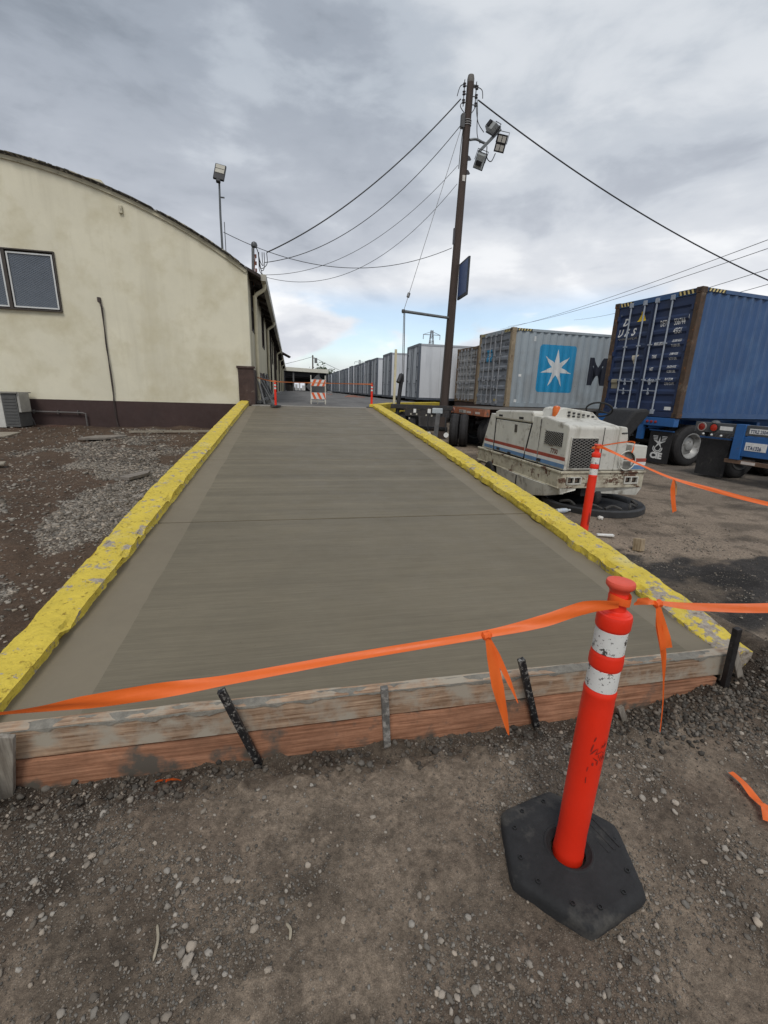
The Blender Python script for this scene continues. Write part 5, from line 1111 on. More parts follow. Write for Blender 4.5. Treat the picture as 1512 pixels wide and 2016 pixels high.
# ------------------------------------------------------------------ ride-on floor scrubber
def scrubber():
    r = thing('floor_sweeper', 'old dirty white ride-on floor sweeper with red, white and blue side stripe', 'floor sweeper', (3.80, 5.62, 0), R(.8))
    body = mat('sweeper_white', (.53, .52, .47), rough=.55, var=.10, vs=3, dirt=((.22,.20,.165), 5, .55, .68), rust=((.10,.07,.045), 8, .690, .715), streak=((.27,.25,.20), 6, .57, .74), bump=.15, bs=20)
    fram = mat('sweeper_frame', (.47, .435, .335), rough=.7, var=.12, vs=4, dirt=((.28,.24,.18), 6, .48, .64), rust=((.10,.05,.03), 5, .575, .61), bump=.5, bs=40, bdist=.006)
    dk = mat('sweeper_black', (.018,.018,.018), rough=.7, var=.3); seam = mat('seam_black', (.012,.011,.011), rough=.9, bump=0)
    rubd = rub
    # frame / bumper ring, hollow slots for the lights
    m = MB(); z0, z1 = .325, .565
    m.prism([(0,.06),(.05,0),(.10,0),(.10,2.86),(0,2.86)], z0, z1, 'z'); m.box(1.32,1.42,.0,2.86,z0,z1); m.box(.10,1.32,2.76,2.86,z0,z1); m.box(.10,1.32,0,.05,z0,.395); m.box(.10,1.32,0,.05,.488,z1)
    for a, b in ((.352,1.075),): m.box(a,b,0,.05,.395,.488)
    m.box(.10,1.32,.05,2.76,.50,.555); m.box(-.015,.02,.02,2.87,.545,.580); m.box(-.012,1.435,-.02,.012,.548,.582); m.box(-.012,.015,.02,2.87,.318,.338)
    m.build('bumper_frame', fram, r, bevel=.008)
    for a in (.105, 1.08):
        f = MB(); f.box(a,a+.245,-.012,.02,.385,.400); f.box(a,a+.245,-.012,.02,.483,.498); f.box(a,a+.018,-.012,.02,.400,.483); f.box(a+.227,a+.245,-.012,.02,.400,.483); f.box(a+.113,a+.130,-.012,.02,.400,.483)
        o = f.build('light_slot', body, r); MB().box(a+.02,a+.225,.035,.045,.402,.482).build('dark_hole', seam, o)
        for q in (.02, .135): MB().lathe([(.035,0),(.03,-.012),(.001,-.016)], 10, (a+q+.045,.034,.442), Matrix.Rotation(R(-90),3,'X'), caps=False).build('lamp', mat('lamp_old', (.10,.07,.05), rough=.4), o)
    # lower skirts
    m = MB()
    ys = [.02,.35,.7,1.2,1.6,2.0]; zb = [.235,.14,.07,.035,.06,.12]; ox = [.04,-.03,-.045,-.04,-.02,.0]
    for i in range(len(ys)-1):
        m.hexa([(ox[i]+.03,ys[i],zb[i]),(ox[i]+.06,ys[i],zb[i]),(ox[i+1]+.06,ys[i+1],zb[i+1]),(ox[i+1]+.03,ys[i+1],zb[i+1]),(ox[i]+.0,ys[i],.322),(ox[i]+.03,ys[i],.322),(ox[i+1]+.03,ys[i+1],.322),(ox[i+1],ys[i+1],.322)])
    m.build('side_skirt', body, r)
    MB().box(-.052,-.040,1.15,1.165,.05,.31).build('skirt_seam', seam, r)
    m = MB(); m.hexa([(.62,.05,.24),(1.36,.02,.20),(1.38,.06,.20),(.62,.09,.24),(.60,.0,.322),(1.42,.0,.322),(1.42,.05,.322),(.60,.05,.322)]); m.hexa([(.04,.02,.235),(.26,-.02,.30),(.26,.02,.30),(.04,.06,.235),(.02,.0,.322),(.28,.0,.322),(.28,.05,.322),(.02,.05,.322)]); m.build('front_skirt', body, r)
    # rear hood (far end) with slanted tail
    X0, X1 = .03, 1.05
    MB().prism([(2.77,.585),(2.26,.585),(2.26,1.27),(2.47,1.27)], X0, X1, 'x').build('tail_panel', body, r, bevel=.012)
    MB().prism([(1.135,.60),(2.245,.60),(2.245,1.175),(.985,1.175)], X0+.005, X1, 'x').build('side_door', body, r, bevel=.01)
    MB().prism([(.70,.595),(1.105,.585),(.955,1.31),(.735,1.31)], X0, X1, 'x').build('side_panel', body, r, bevel=.012)
    MB().prism([(1.12,.57),(2.255,.57),(2.255,.60),(1.12,.60)], X0+.01, X1-.02, 'x').build('door_gap', seam, r)
    MB().prism([(1.098,.60),(1.138,.60),(.988,1.20),(.952,1.20)], X0-.003, X0+.02, 'x').build('door_gap', seam, r)
    MB().prism([(2.236,.60),(2.264,.60),(2.264,1.20),(2.236,1.20)], X0-.003, X0+.02, 'x').build('door_gap', seam, r)
    hc = MB().prism([(.945,1.19),(2.30,1.19),(2.29,1.315),(2.18,1.345),(1.0,1.385),(.93,1.35)], X0-.012, X1+.01, 'x').build('hood_cap', body, r, bevel=.03)
    for a in (1.24, 1.98): MB().box(X0-.017, X0-.010, a, a+.14, 1.235, 1.268).build('grip_slot', seam, hc)
    MB().box(X0-.002, X0+.004, 1.44, 1.52, 1.0, 1.13).build('scorch_mark', mat('scorch', (.06,.05,.04), rough=.9, var=.4), r)
    for y, z in ((2.05,.625),(.66,.63),(1.62,.60)): MB().box(X0-.016, X0+.0, y-.05, y+.05, z, z+.04).build('latch', dk, r, bevel=.004)
    # engine block with grilles
    eb = MB(); b0 = [(.0,.585),(.70,.585),(.735,1.30),(.62,1.325),(.02,1.235),(-.01,1.20)]
    eb.prism(b0, .035, .86, 'x'); e = eb.build('engine_cover', body, r, bevel=.02)
    MB().box(.600,.608,-.014,.0,.60,1.21).build('cover_seam', seam, e); MB().box(.028,.034,.715,.722,.6,1.28).build('cover_seam', seam, e)
    MB().box(.033,.04,.0,.70,.575,.590).build('cover_seam', seam, e)
    def grille(x0, x1, z0, z1, plane, pos, pitch, nm='grille'):
        g = MB(); cols = max(2, int((x1-x0)/pitch)); rows = max(2, int((z1-z0)/(pitch*.55))); dx = (x1-x0)/cols; dz = (z1-z0)/rows
        def P(a, z, o=0): return (a, pos+o, z) if plane == 'y' else (pos+o, a, z)
        for i in range(rows):
            for j in range(cols):
                a, b = x0+dx*j, x0+dx*(j+1); c, d = z0+dz*i, z0+dz*(i+1)
                if (i+j) % 2 == 0: g.bar(P(a,c), P(b,d), pitch*.16, .006, up=(0,1,0) if plane == 'y' else (1,0,0))
                else: g.bar(P(a,d), P(b,c), pitch*.16, .006, up=(0,1,0) if plane == 'y' else (1,0,0))
        bk = MB()
        if plane == 'y': bk.box(x0,x1,pos+.010,pos+.014,z0,z1)
        else: bk.box(pos+.010,pos+.014,x0,x1,z0,z1)
        o = bk.build('grille_recess', seam, r)
        gg = g.build('grille_mesh', mat('mesh_grey', (.24,.235,.22), rough=.6, metal=.3, var=.2), o); gg['kind'] = 'stuff'
    grille(.092, .520, .625, 1.055, 'y', -.022, .036); grille(.115, .56, .915, 1.115, 'x', .018, .030)
    fr = MB(); fr.box(.08,.092,-.024,-.008,.613,1.067); fr.box(.520,.532,-.024,-.008,.613,1.067); fr.box(.092,.520,-.024,-.008,1.055,1.067); fr.box(.092,.520,-.024,-.008,.613,.625); fr.build('grille_frame', body, r)
    # right-hand upright tank with dents
    MB().prism([(.862,.585),(1.02,.585),(1.03,1.06),(.99,1.22),(.862,1.235)], -.005, .55, 'y').build('tank', body, r, bevel=.02)
    MB().bar((.90,-.010,1.135),(1.0,-.010,1.14),.012,.014).build('tank_latch', dk, r)
    # stripes, proud of the panels by a couple of millimetres
    for (za, zb_, m_) in ((.725,.778, mat('stripe_red', (.30,.055,.035), rough=.6, var=.15, dirt=((.17,.07,.05),6,.56,.7), bump=0)), (.675,.724, mat('stripe_white', (.62,.62,.60), rough=.6, var=.06, bump=0)), (.615,.674, mat('stripe_blue', (.10,.20,.36), rough=.6, var=.12, dirt=((.14,.17,.22),6,.55,.7), bump=0))):
        for a, b, x in ((.0,.712,.032),(.725,1.09-.0,.027),(1.125,2.24,.032),(2.27,2.66,.027)):
            s = (za-.59)*.02
            MB().box(x-.002, x+.001, a+.006 if a else .002, b-.006, za, zb_).build('stripe', m_, r)
        MB().box(1.145, 1.405, -.0035, -.0005, za-.01, zb_-.01).build('stripe', m_, r)
    v, f = text2d('7700', .098, bold=.002, sx=.95); 
    printing(v, f, 'lettering', mat('maroon_print', (.12,.03,.02), rough=.6, bump=0), r, lambda u, z: Vector((.0325, .385-u, .80+z)))
    v, f = text2d('SWEEPER', .030); printing(v, f, 'lettering', mat('maroon_print', (0,0,0)), r, lambda u, z: Vector((.0325, .455-u, .892+z)))
    # box with stripes and headlamp at the right front corner
    MB().prism([(1.14,.585),(1.41,.585),(1.39,.955),(1.12,.965)], .0, .55, 'y').build('battery_box', body, r, bevel=.012)
    Mx = Matrix.Rotation(R(-90), 3, 'X')
    MB().lathe([(.14,.02),(.13,-.0),(.125,.30)], 20, (1.06,-.02,.74), Mx).build('fan_drum', mat('drum_grey', (.16,.155,.14), rough=.7, var=.3), r, smooth=True)
    MB().lathe([(.145,0),(.150,-.012),(.138,-.018),(.132,-.005),(.145,0)], 28, (1.045,-.045,.74), Mx.inverted(), caps=False).build('fan_ring', body, r, smooth=True)
    MB().bar((.94,-.05,.74),(1.15,-.05,.74),.012,.012).build('fan_guard', body, r)
    MB().box(.88,1.42,.02,.6,.565,.60).build('floor_plate', dk, r)
    # dashboard, steering wheel, beacon and seat
    MB().prism([(.16,1.30),(.98,1.18),(.94,1.30),(.80,1.40),(.32,1.46),(.22,1.44)], .56, 1.0, 'y').build('console', body, r, bevel=.015)
    for i in range(6):
        for j in range(2): MB().box(.36+i*.085, .40+i*.085, .545, .557, 1.33-.0-i*.012+j*.05, 1.355-i*.012+j*.05).build('gauge', dk, r)
    Mt = Matrix.Rotation(R(-28), 3, 'X') @ Matrix.Rotation(R(22), 3, 'Y')
    w = MB(); pts = [Vector((.98,.66,1.44)) + Mt @ Vector((.19*math.cos(2*PI*k/24), .19*math.sin(2*PI*k/24), 0)) for k in range(25)]; w.tube(pts, .014, 8, caps=False)
    for k in range(3): w.tube([Vector((.98,.66,1.43)), Vector((.98,.66,1.44)) + Mt @ Vector((.19*math.cos(2*PI*k/3), .19*math.sin(2*PI*k/3), 0))], .010, 6)
    w.tube([(.98,.66,1.43),(.93,.70,1.25)], .02, 8); w.build('steering_wheel', dk, r, smooth=True)
    MB().lathe([(.05,-.02),(.055,.0),(.058,.10),(.045,.13),(.001,.14)], 14, (.20,.62,1.345)).build('beacon', mat('beacon_orange', (.60,.13,.02), rough=.3, var=.15), r, smooth=True)
    m = MB(); m.prism([(1.13,1.02),(1.34,.93),(1.74,1.42),(1.68,1.48),(1.44,1.45)], .42, .98, 'y'); m.build('seat_back', mat('seat_black', (.012,.012,.013), rough=.75, var=.3, vs=14), r, bevel=.04)
    MB().box(.98,1.38,.45,.95,.86,1.0).build('seat', mat('seat_black', (0,0,0)), r, bevel=.04)
    MB().box(1.0,1.40,.62,2.7,.57,.86).build('rear_deck', body, r, bevel=.02)
    # wheels
    def wh(x, y, rad, w_):
        My = Matrix.Rotation(R(90), 3, 'Y'); prof = [(rad*.55,-w_/2),(rad*.9,-w_/2),(rad,-w_*.35),(rad,w_*.35),(rad*.9,w_/2),(rad*.55,w_/2)]
        t = MB().lathe(prof, 24, (0,0,0), My, caps=False).build('wheel', rubd, r, smooth=True, loc=(x, y, rad))
        MB().lathe([(rad*.55,-w_/2+.01),(rad*.3,-w_*.2),(rad*.15,-w_*.5),(.001,-w_*.5)], 20, (0,0,0), My, caps=False).build('hub', mat('hub_grey', (.12,.11,.10), rough=.7, var=.3), t, smooth=True)
    wh(.02, 2.26, .185, .12); wh(1.36, 2.26, .185, .12); wh(.70, .16, .165, .10)
    MB().box(.45,.95,.1,.5,.18,.50).build('fork', dk, r)
    MB().box(.15,1.3,.5,2.7,.22,.50).build('belly', dk, r)
scrubber()
def disc():
    r = thing('rubber_disc', 'big black round rubber mat with raised rim lying under the sweeper', 'rubber mat', (4.56, 5.86, .0))
    MB().lathe([(.001,.02),(.52,.025),(.60,.03),(.66,.09),(.71,.10),(.735,.08),(.74,.0)], 48, (0,0,0), caps=False).build('mat', mat('wet_rubber', (.020,.020,.021), rough=.5, var=.4, vs=6), r, smooth=True)
    for k, a in enumerate((200, 235, 262, 300, 330)):
        MB().tube(catmull([(.62*math.cos(R(a-12)), .62*math.sin(R(a-12)), .10), (.56*math.cos(R(a)), .56*math.sin(R(a)), .13), (.6*math.cos(R(a+12)), .6*math.sin(R(a+12)), .09)], 4), .02, 6).build('bristle_bundle', mat('bristle', (.05,.048,.045), rough=.9, var=.4), r)
disc()
# ------------------------------------------------------------------ delineator posts
orange = mat('delineator_orange', (.76, .028, .008), rough=.42, var=.05, vs=3, dirt=((.42,.045,.025), 5, .60, .70), rust=((.16,.03,.02), 16, .70, .72), bump=.06, bs=30, spec=.45)
cap_o = mat('faded_orange', (.72,.085,.045), rough=.5, var=.10, vs=12)
refl = mat('reflective_white', (.66,.66,.63), rough=.45, var=.05, vs=10, dirt=((.06,.055,.05), 26, .585, .61), rust=((.10,.09,.085), 75, .60, .62), bump=.05)
def delineator(label, loc, s=1.0, hexbase=True, rot=0.0, lean=(0,0), base=True):
    r = thing('delineator_post', label, 'delineator post', loc, rot, 'orange delineator posts with reflective bands'); r.rotation_euler = (lean[0], lean[1], rot); r.scale = (s, s, s)
    b = [(0.0520,0.0200),(0.0520,0.0500),(0.0503,0.0700),(0.0499,0.1000),(0.0482,0.1500),(0.0486,0.1560),(0.0493,0.2400),(0.0497,0.4500),(0.0493,0.6600),(0.0482,0.7020),(0.0496,0.7100),(0.0496,0.7220),(0.0463,0.7290)]
    b += [(0.0458,0.7320),(0.0458,0.8040),(0.0486,0.8090),(0.0499,0.8140),(0.0499,0.8380),(0.0482,0.8480),(0.0486,0.8540),(0.0459,0.8590),(0.0456,0.8630),(0.0456,0.9380),(0.0486,0.9420),(0.0503,0.9480),(0.0506,0.9780),(0.0493,0.9840),(0.0482,0.9890),(0.0422,0.9920),(0.0411,0.9950),(0.0331,0.9980),(0.0286,1.0020),(0.0275,1.0100),(0.0273,1.0380),(0.0280,1.0420),(0.0280,1.0480),(0.0267,1.0500),(0.0267,1.0620)]
    MB().lathe(b, 40, (0,0,0)).build('post', orange, r, smooth=True)
    MB().lathe([(0.0270,1.0600),(0.0300,1.0680),(0.0370,1.0750),(0.0405,1.0800),(0.0410,1.0880),(0.0385,1.0940),(0.0320,1.0960),(0.0008,1.0940)], 36, (0,0,0), caps=False).build('knob', cap_o, r, smooth=True)
    for z0, z1 in ((.731,.805), (.862,.939)):
        MB().lathe([(0.0458,z0),(0.0468,z0+.001),(0.0468,z1-.001),(0.0458,z1)], 40, (0,0,0), caps=False).build('reflective_band', refl, r, smooth=True)
    if base:
        rb = mat('base_rubber', (.017,.017,.018), rough=.88, var=.30, vs=7, dirt=((.075,.070,.062), 6, .56, .74), bump=.5, bs=90, bdist=.004)
        n = 6 if hexbase else 28; Ro = .256 if hexbase else .24; m = MB()
        def ring(rad, z, k=8):
            out = []
            for i in range(n):
                a0, a1 = 2*PI*i/n, 2*PI*(i+1)/n
                for j in range(k):
                    t = j/k; t2 = t
                    p = Vector((math.cos(a0),math.sin(a0),0))*(1-t2) + Vector((math.cos(a1),math.sin(a1),0))*t2
                    # soften the corners
                    q = p.normalized(); c = max(0, abs(t-.5)*2-.74)/.26; p = p*(1-c*.022)
                    out.append((p.x*rad, p.y*rad, z))
            return out
        rings = [ring(Ro*.99,-.012), ring(Ro,.02), ring(Ro*.985,.034), ring(Ro*.955,.042), ring(Ro*.86,.047), ring(Ro*.84,.0465), ring(Ro*.50,.050)]
        K = n*8; V = [p for rr in rings for p in rr]; Fs = [(i*K+j, i*K+(j+1) % K, (i+1)*K+(j+1) % K, (i+1)*K+j) for i in range(len(rings)-1) for j in range(K)]
        cr = [(.088,.051),(.084,.055),(.078,.054),(.070,.042),(.060,.034)]; o = len(V)
        for q, z in cr: V += [(q*math.cos(2*PI*(j+.0)/K), q*math.sin(2*PI*j/K), z) for j in range(K)]
        li = len(rings)-1
        Fs += [(li*K+j, li*K+(j+1) % K, o+(j+1) % K, o+j) for j in range(K)]
        for c in range(len(cr)-1): Fs += [(o+c*K+j, o+c*K+(j+1) % K, o+(c+1)*K+(j+1) % K, o+(c+1)*K+j) for j in range(K)]
        m.add(V, Fs); bo = m.build('base', rb, r, smooth=True)
        if hexbase:
            for i in range(6):
                for da in (-17, 17):
                    a = R(60*i + 30 + da); p = (Ro*.74*math.cos(a), Ro*.74*math.sin(a), .0475)
                    MB().lathe([(.009,0),(.008,.004),(.0055,.004),(.005,.0),(.001,.0)], 10, p, caps=False).build('bolt', mat('bolt_dark', (.012,.012,.012), rough=.5), bo, smooth=True)
            t = MB()
            for k in range(3): t.box(.12+.028*k, .132+.028*k, -.07, .07, .0465, .0505)
            t.build('raised_rib', rb, bo)
        # scuffed moulded lettering and tyre smudge
        MB().lathe([(.0664,.44),(.0668,.445),(.0668,.475),(.0664,.48)], 14, (0,0,0), caps=False)
    return r
d1 = delineator('large orange delineator post with hexagonal black base in the foreground dirt', (.946, 1.040, .0), 1.0, True, R(13), (0, R(.6)))
def smudge(parent):
    sm = mat('smudge_dark', (.26,.020,.012), rough=.6, var=.3, vs=30, bump=0)
    for k in range(26):
        a0 = random.uniform(222, 292); da = random.choice((4, 7, 12, 20)); z0 = random.gauss(.49, .035); dz = random.uniform(.004, .03) * (1 if da < 10 else .4); sk = random.uniform(-.02, .03); V = []; n = 7
        for i in range(n+1):
            t = i/n; a = R(a0 + da*t); w = math.sin(PI*(.08+.84*t)) * random.uniform(.6, 1.0); zc = z0 + sk*t
            V += [(.0522*math.cos(a), .0522*math.sin(a), zc - dz*w/2), (.0522*math.cos(a), .0522*math.sin(a), zc + dz*w/2)]
        MB().add(V, [(2*i,2*i+2,2*i+3,2*i+1) for i in range(n)]).build('smudge', sm, parent)
smudge(d1)
d2 = delineator('orange delineator post leaning beside the sweeper, no base, dark scuff near its foot', (3.62, 4.71, -.05), 1.03, False, R(40), (0, R(2)), base=False)
for a0, z0, z1 in ((225,.10,.30),(240,.14,.24)):
    V = []
    for i in range(7):
        a = R(a0+5*i); V += [(.0518*math.cos(a), .0518*math.sin(a), z0+.02*(i % 3)), (.0518*math.cos(a), .0518*math.sin(a), z1-.03*(i % 2)-.01*i)]
    MB().add(V, [(2*i,2*i+2,2*i+3,2*i+1) for i in range(6)]).build('scuff', mat('smudge_dark', (0,0,0)), d2)
d3 = delineator('small distant orange delineator post at the top left of the ramp', (-.42, 13.55, DZ-.0), .66, False)
d4 = delineator('small distant orange delineator post at the top right corner of the ramp', (2.52, 14.15, DZ+.0), .70, False)
# ------------------------------------------------------------------ tape
tape_m = mat('tape_orange', (.98, .180, .030), rough=.45, var=.05, vs=6, bump=.05)
tm = tape_m.node_tree; pb = tm.nodes['Principled BSDF']
tr_ = tm.nodes.new('ShaderNodeBsdfTranslucent'); tr_.inputs[0].default_value = (.9, .16, .03, 1); mx = tm.nodes.new('ShaderNodeMixShader'); mx.inputs[0].default_value = .3
tm.links.new(pb.outputs[0], mx.inputs[1]); tm.links.new(tr_.outputs[0], mx.inputs[2]); tm.links.new(mx.outputs[0], [n for n in tm.nodes if n.type == 'OUTPUT_MATERIAL'][0].inputs[0])
def ribbon(ctrl, name, parent=None, k=10, across=5, m=None):
    """ctrl: (x, y, z, width, twist in degrees from vertical)"""
    P = catmull([c[:3] for c in ctrl], k); n = len(P); V = []
    for i, p in enumerate(P):
        t = i/k; j = min(int(t), len(ctrl)-2); f_ = t-j; w = ctrl[j][3]*(1-f_)+ctrl[j+1][3]*f_; tw = R(ctrl[j][4]*(1-f_)+ctrl[j+1][4]*f_)
        d = (P[min(i+1, n-1)]-P[max(i-1, 0)]).normalized(); up = Vector((0,0,1)) if abs(d.z) < .9 else Vector((1,0,0))
        s = d.cross(up).normalized(); u = s.cross(d).normalized(); a = u*math.cos(tw) + s*math.sin(tw); nn = d.cross(a)
        for q in range(across):
            c = q/(across-1)-.5; fold = .12*w*math.sin(i*.35+c*5)*(1-4*c*c)
            V.append(p + a*(c*w) + nn*fold)
    Fs = [(i*across+q, i*across+q+1, (i+1)*across+q+1, (i+1)*across+q) for i in range(n-1) for q in range(across-1)]
    return MB().add(V, Fs).build(name, m or tape_m, parent, smooth=True)
def tape1():
    r = thing('barrier_tape', 'bright orange plastic tape strung across the ramp foot and tied round the foreground post', 'barrier tape', (0,0,0))
    ribbon([(-1.45,1.36,.63,.045,15),(-.832,1.25,.697,.030,40),(-.60,1.22,.728,.052,12),(-.40,1.20,.757,.046,-15),(-.211,1.18,.785,.030,-50),(.17,1.12,.867,.026,-60),(.553,1.08,.929,.024,-60),(.72,1.055,.972,.036,-25),(.84,1.035,1.018,.040,-10),(.925,1.000,1.040,.026,20)], 'span', r)
    V = []; n = 28
    for i in range(n+1):
        a = 2*PI*i/n; V += [(.957+.0298*math.cos(a), 1.035+.0298*math.sin(a), 1.026+.004*math.sin(a*2)), (.957+.0306*math.cos(a), 1.035+.0306*math.sin(a), 1.040+.004*math.sin(a*2)), (.957+.0298*math.cos(a), 1.035+.0298*math.sin(a), 1.053+.004*math.sin(a*2+1))]
    MB().add(V, [(3*i+j,3*i+3+j,3*i+4+j,3*i+1+j) for i in range(n) for j in range(2)]).build('loop', tape_m, r, smooth=True)
    ribbon([(.985,1.005,1.042,.022,10),(1.08,1.06,1.010,.024,0),(1.150,1.09,.985,.016,-60),(1.4,1.16,.915,.028,-40),(1.93,1.30,.798,.040,-30),(2.7,1.5,.66,.045,-20)], 'span', r)
    for c, m_ in (((.556,1.075,.927),0), ((1.150,1.085,.984),1)):
        MB().lathe([(.004,-.016),(.013,-.010),(.010,0),(.014,.008),(.005,.016)], 8, c, Matrix.Rotation(R(80),3,'Y')).build('knot', tape_m, r, smooth=True)
    ribbon([(.555,1.07,.925,.010,0),(.575,1.065,.86,.030,10),(.600,1.055,.76,.036,25),(.628,1.05,.665,.024,35),(.652,1.045,.582,.004,40)], 'tail', r)
    ribbon([(.560,1.08,.925,.008,0),(.600,1.075,.85,.020,-20),(.645,1.065,.76,.016,-30),(.680,1.06,.685,.003,-30)], 'tail', r)
    ribbon([(1.145,1.08,.985,.014,0),(1.163,1.075,.93,.028,10),(1.190,1.07,.865,.036,15),(1.205,1.068,.822,.040,10)], 'tail', r)
    ribbon([(1.150,1.082,.975,.010,0),(1.170,1.08,.90,.020,40),(1.205,1.075,.80,.018,60),(1.225,1.07,.70,.006,70),(1.240,1.065,.60,.004,70),(1.250,1.06,.49,.003,70)], 'tail', r)
tape1()
def tape2():
    r = thing('barrier_tape', 'orange tape running from the leaning post beside the sweeper out to the right edge', 'barrier tape', (0,0,0))
    ribbon([(3.665,4.66,1.045,.03,20),(3.80,4.60,.985,.030,-30),(4.00,4.35,.87,.024,-50),(4.184,4.10,.774,.030,-40),(4.50,3.87,.69,.045,-15),(4.934,3.60,.593,.045,-20),(5.8,3.1,.45,.05,-20)], 'span', r)
    ribbon([(4.184,4.09,.77,.020,0),(4.20,4.09,.66,.055,10),(4.24,4.09,.52,.055,5),(4.29,4.09,.385,.055,0)], 'tail', r, across=3)
    ribbon([(4.20,4.10,.77,.012,0),(4.25,4.10,.68,.014,60),(4.27,4.10,.58,.008,60)], 'tail', r, m=mat('tape_faded', (.62,.38,.16), rough=.6, bump=0))
    ribbon([(3.665,4.7,1.045,.022,0),(3.85,4.95,1.0,.02,30),(4.02,5.3,.97,.02,0),(4.86,5.60,1.02,.02,20),(4.90,5.58,.94,.022,0),(4.885,5.58,.86,.018,20)], 'tail', r)
    V = []; n = 20
    for i in range(n+1):
        a = 2*PI*i/n; V += [(3.66+.040*math.cos(a), 4.71+.040*math.sin(a), 1.03), (3.66+.040*math.cos(a), 4.71+.040*math.sin(a), 1.06)]
    MB().add(V, [(2*i,2*i+2,2*i+3,2*i+1) for i in range(n)]).build('loop', tape_m, r, smooth=True)
tape2()
o = ribbon([(-1.02,15.0,1.90,.03,0),(-.75,14.4,1.83,.03,20),(-.42,13.52,1.775,.035,0),(.1,14.6,1.78,.03,30),(.685,15.5,1.795,.03,0),(1.6,15.0,1.80,.028,30),(2.52,14.12,1.80,.035,0)], 'barrier_tape', m=mat('tape_faded_orange', (.66,.20,.06), rough=.6, bump=0)); tag(o, 'thin faded orange tape strung across the top of the ramp between the small posts', 'barrier tape')
o = ribbon([(1.895,1.235,.022,.030,88),(1.885,1.17,.030,.036,80),(1.872,1.115,.024,.034,95),(1.862,1.08,.028,.030,85),(1.862,1.055,.030,.042,80),(1.815,1.005,.024,.040,88)], 'tape_scrap'); tag(o, 'scrap of orange tape lying on the dirt at the right edge', 'tape scrap')
o = ribbon([(-.60,1.668,-.030,.02,60),(-.575,1.655,-.012,.03,30),(-.555,1.66,-.022,.032,70),(-.53,1.65,-.010,.026,20),(-.50,1.658,-.03,.02,60)], 'tape_scrap'); tag(o, 'tiny crumpled orange tape scrap at the foot of the lower form board', 'tape scrap')
# ------------------------------------------------------------------ barricade with a diamond sign
def barricade():
    r = thing('barricade', 'folding A-frame barricade with orange and white striped boards', 'barricade', (.72, 16.3, DZ))
    leg = mat('frame_cream', (.50,.48,.42), rough=.6, var=.1, dirt=((.2,.16,.12), 20, .6, .7)); wb = mat('barricade_white', (.68,.68,.65), rough=.5, var=.06); ob = mat('barricade_orange', (.72,.12,.03), rough=.5, var=.12)
    for s in (0, 1):
        for x in (0, .50): MB().bar((x, s*.34-.17+.0, 0), (x, (s*.04-.02), .98), .028, .028, up=(1,0,0)).build('leg', leg, r)
    for z0, z1 in ((.62,.84), (.18,.40)):
        y = -.17 + .153*(z0+z1)/2 - .03
        b = MB().box(-.01, .51, y-.012, y, z0, z1).build('striped_board', wb, r)
        for k in range(3):
            x = .0 + k*.19; s = 1 if z0 > .5 else -1
            p = [(x,z0+.004),(x+.09,z0+.004),(x+.09+.10,z1-.004),(x+.10,z1-.004)] if s > 0 else [(x+.10,z0+.004),(x+.19,z0+.004),(x+.09,z1-.004),(x,z1-.004)]
            p = [(min(max(q[0], -.006), .506), q[1]) for q in p]
            if p[0][0] < p[1][0] or p[2][0] > p[3][0]: MB().prism(p, y-.0155, y-.0125, 'y').build('stripe', ob, b)
    MB().box(.0,.50,-.13,-.11,.10,.12).build('brace', leg, r)
    r2 = thing('diamond_sign', 'grey back of a diamond road sign standing behind the barricade', 'road sign', (.97, 16.62, DZ))
    s = .42; m = MB(); m.prism([(0,.60-s),(s,.60),(0,.60+s),(-s,.60)], -.006, .006, 'y'); m.build('sign_plate', mat('sign_back_grey', (.10,.10,.105), rough=.6, metal=.3, var=.15), r2)
    MB().bar((0,.03,0),(0,.03,1.0),.03,.03).build('post', leg, r2)
barricade()
# ------------------------------------------------------------------ litter in the yard
def bottle():
    r = thing('plastic_bottle', 'crushed clear plastic bottle lying near the right kerb below the sweeper', 'bottle', (3.68, 5.42, .045), R(8))
    My = Matrix.Rotation(R(90), 3, 'Y'); cl = mat('bottle_plastic', (.50,.54,.56), rough=.15, var=.1, bump=.3, bs=30)
    MB().lathe([(.001,0),(.032,.004),(.035,.03),(.031,.05),(.035,.07),(.031,.10),(.035,.13),(.034,.17),(.014,.21),(.013,.225)], 16, (0,0,0), My, caps=False).build('bottle_body', cl, r, smooth=True)
    MB().lathe([(.015,.222),(.015,.238),(.001,.24)], 12, (0,0,0), My).build('cap', white, r); MB().lathe([(.0358,.075),(.0358,.125)], 16, (0,0,0), My, caps=False).build('label_band', mat('bottle_label', (.45,.50,.58), rough=.4), r, smooth=True)
bottle()
o = MB().hexa([(3.58,4.395,.02),(3.76,4.33,.02),(3.765,4.37,.02),(3.585,4.43,.02),(3.58,4.395,.04),(3.76,4.33,.045),(3.765,4.37,.045),(3.585,4.43,.04)]).build('paper_scrap', white, None, bevel=.004); tag(o, 'flat white strip of litter on the dirt beside the right kerb', 'litter')
o = MB().box(-.045,.045,-.045,.045,-.01,.13).build('wood_block', wood('block_wood', (.36,.29,.20), (.6,.52,.42), .2, st=(20,20,3)), None, bevel=.006, loc=(3.76,3.94,0)); o.rotation_euler = (R(-8), R(6), R(20)); tag(o, 'short offcut of lumber standing upright in the yard', 'wood block')
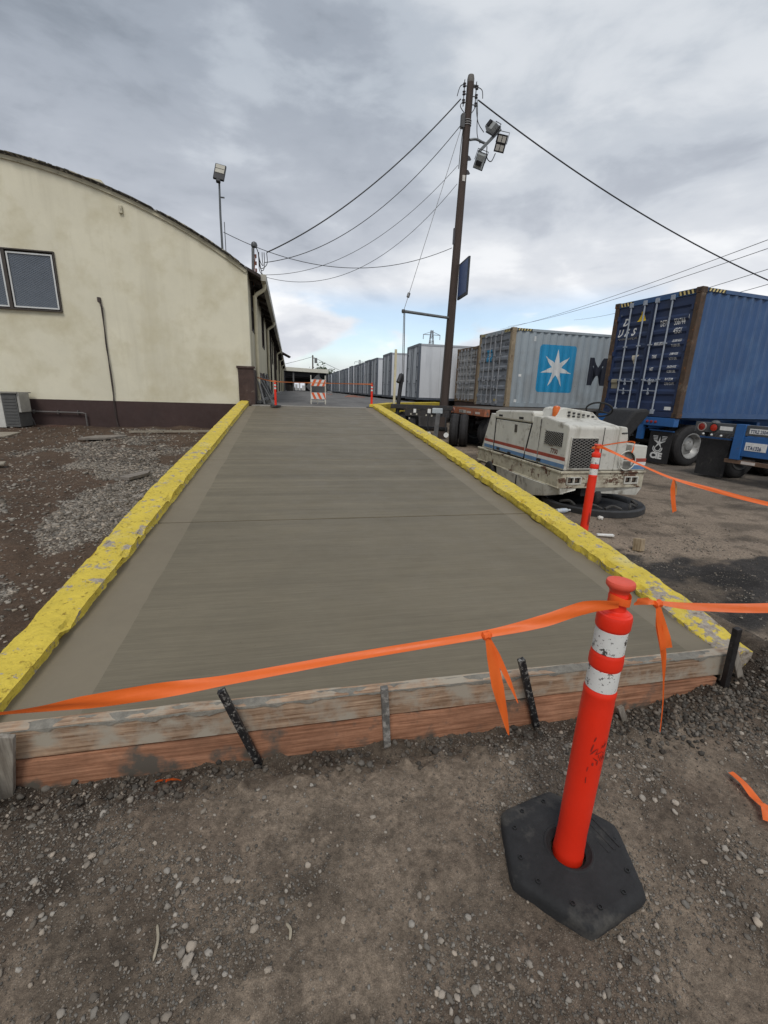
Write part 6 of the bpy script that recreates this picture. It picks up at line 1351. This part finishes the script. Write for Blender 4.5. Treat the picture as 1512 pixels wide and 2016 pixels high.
o = stones('foam_lump', np.array([[4.15, 5.10]]), np.array([.035]), np.array([[.62,.60,.56]]), None, 3, .8, .1, kind=None); tag(o, 'white crumpled lump beside the foot of the leaning orange post', 'litter')
def woodpile():
    wm = wood('scrap_wood', (.34,.28,.20), (.6,.55,.48), .25, st=(12,12,12))
    L = [((5.05,11.0,.10),(4.35,9.7,.12)),((5.2,10.6,.18),(4.40,9.9,.22)),((4.9,10.9,.26),(4.5,9.5,.20)),((5.5,10.5,.30),(4.55,10.1,.34)),((5.3,10.0,.06),(4.4,9.4,.04)),((5.6,10.2,.40),(4.6,9.8,.30)),((4.6,10.4,.10),(4.9,9.3,.36)),((5.4,9.7,.14),(4.5,9.2,.10))]
    for k, (a, b) in enumerate(L):
        o = MB().bar(a, b, .10 if k % 2 else .07, .035).build('lumber', wm); tag(o, ('longest scrap board at the bottom of','board lying across the middle of','steep board leaning over','upper right board of','short board low in','topmost board of','board poking up out of','nearest short board of')[k] + ' the lumber heap behind the sweeper', 'lumber', 'scrap lumber heaped behind the sweeper')
woodpile()
def twigs():
    wm = mat('dry_twig', (.32,.28,.21), rough=.9, var=.2)
    for (a, b, w, lab) in (((-.44,1.08,.012),(-.425,.985,.014),.008,'dry curved twig on the foreground dirt, left of centre'), ((-.05,1.01,.012),(-.04,.965,.012),.009,'small dry leaf sliver on the foreground dirt')):
        m = (Vector(a)+Vector(b))/2 + Vector((.008,0,.006)); o = MB().tube(catmull([a, m, b], 4), [w*.3]+[w*.5]*7+[w*.2], 6).build('twig', wm, smooth=True); tag(o, lab, 'twig')
twigs()
for k, (x0, y0, w) in enumerate(((4.0, 34, 1.6), (4.9, 40, 1.0), (3.4, 46, .8))):
    o = MB().prism([(x0,y0),(x0+w,y0+.3),(x0+w*.9,y0+1.2),(x0+.2,y0+1.0)], DZ+.003, DZ+.03, 'z').build('debris_patch', mat('orange_debris', (.45,.15,.08), rough=.9, var=.3, vs=6)); tag(o, '%s low orange debris heap on the dock before the far trailers' % ('nearest', 'middle', 'farthest')[k], 'debris')
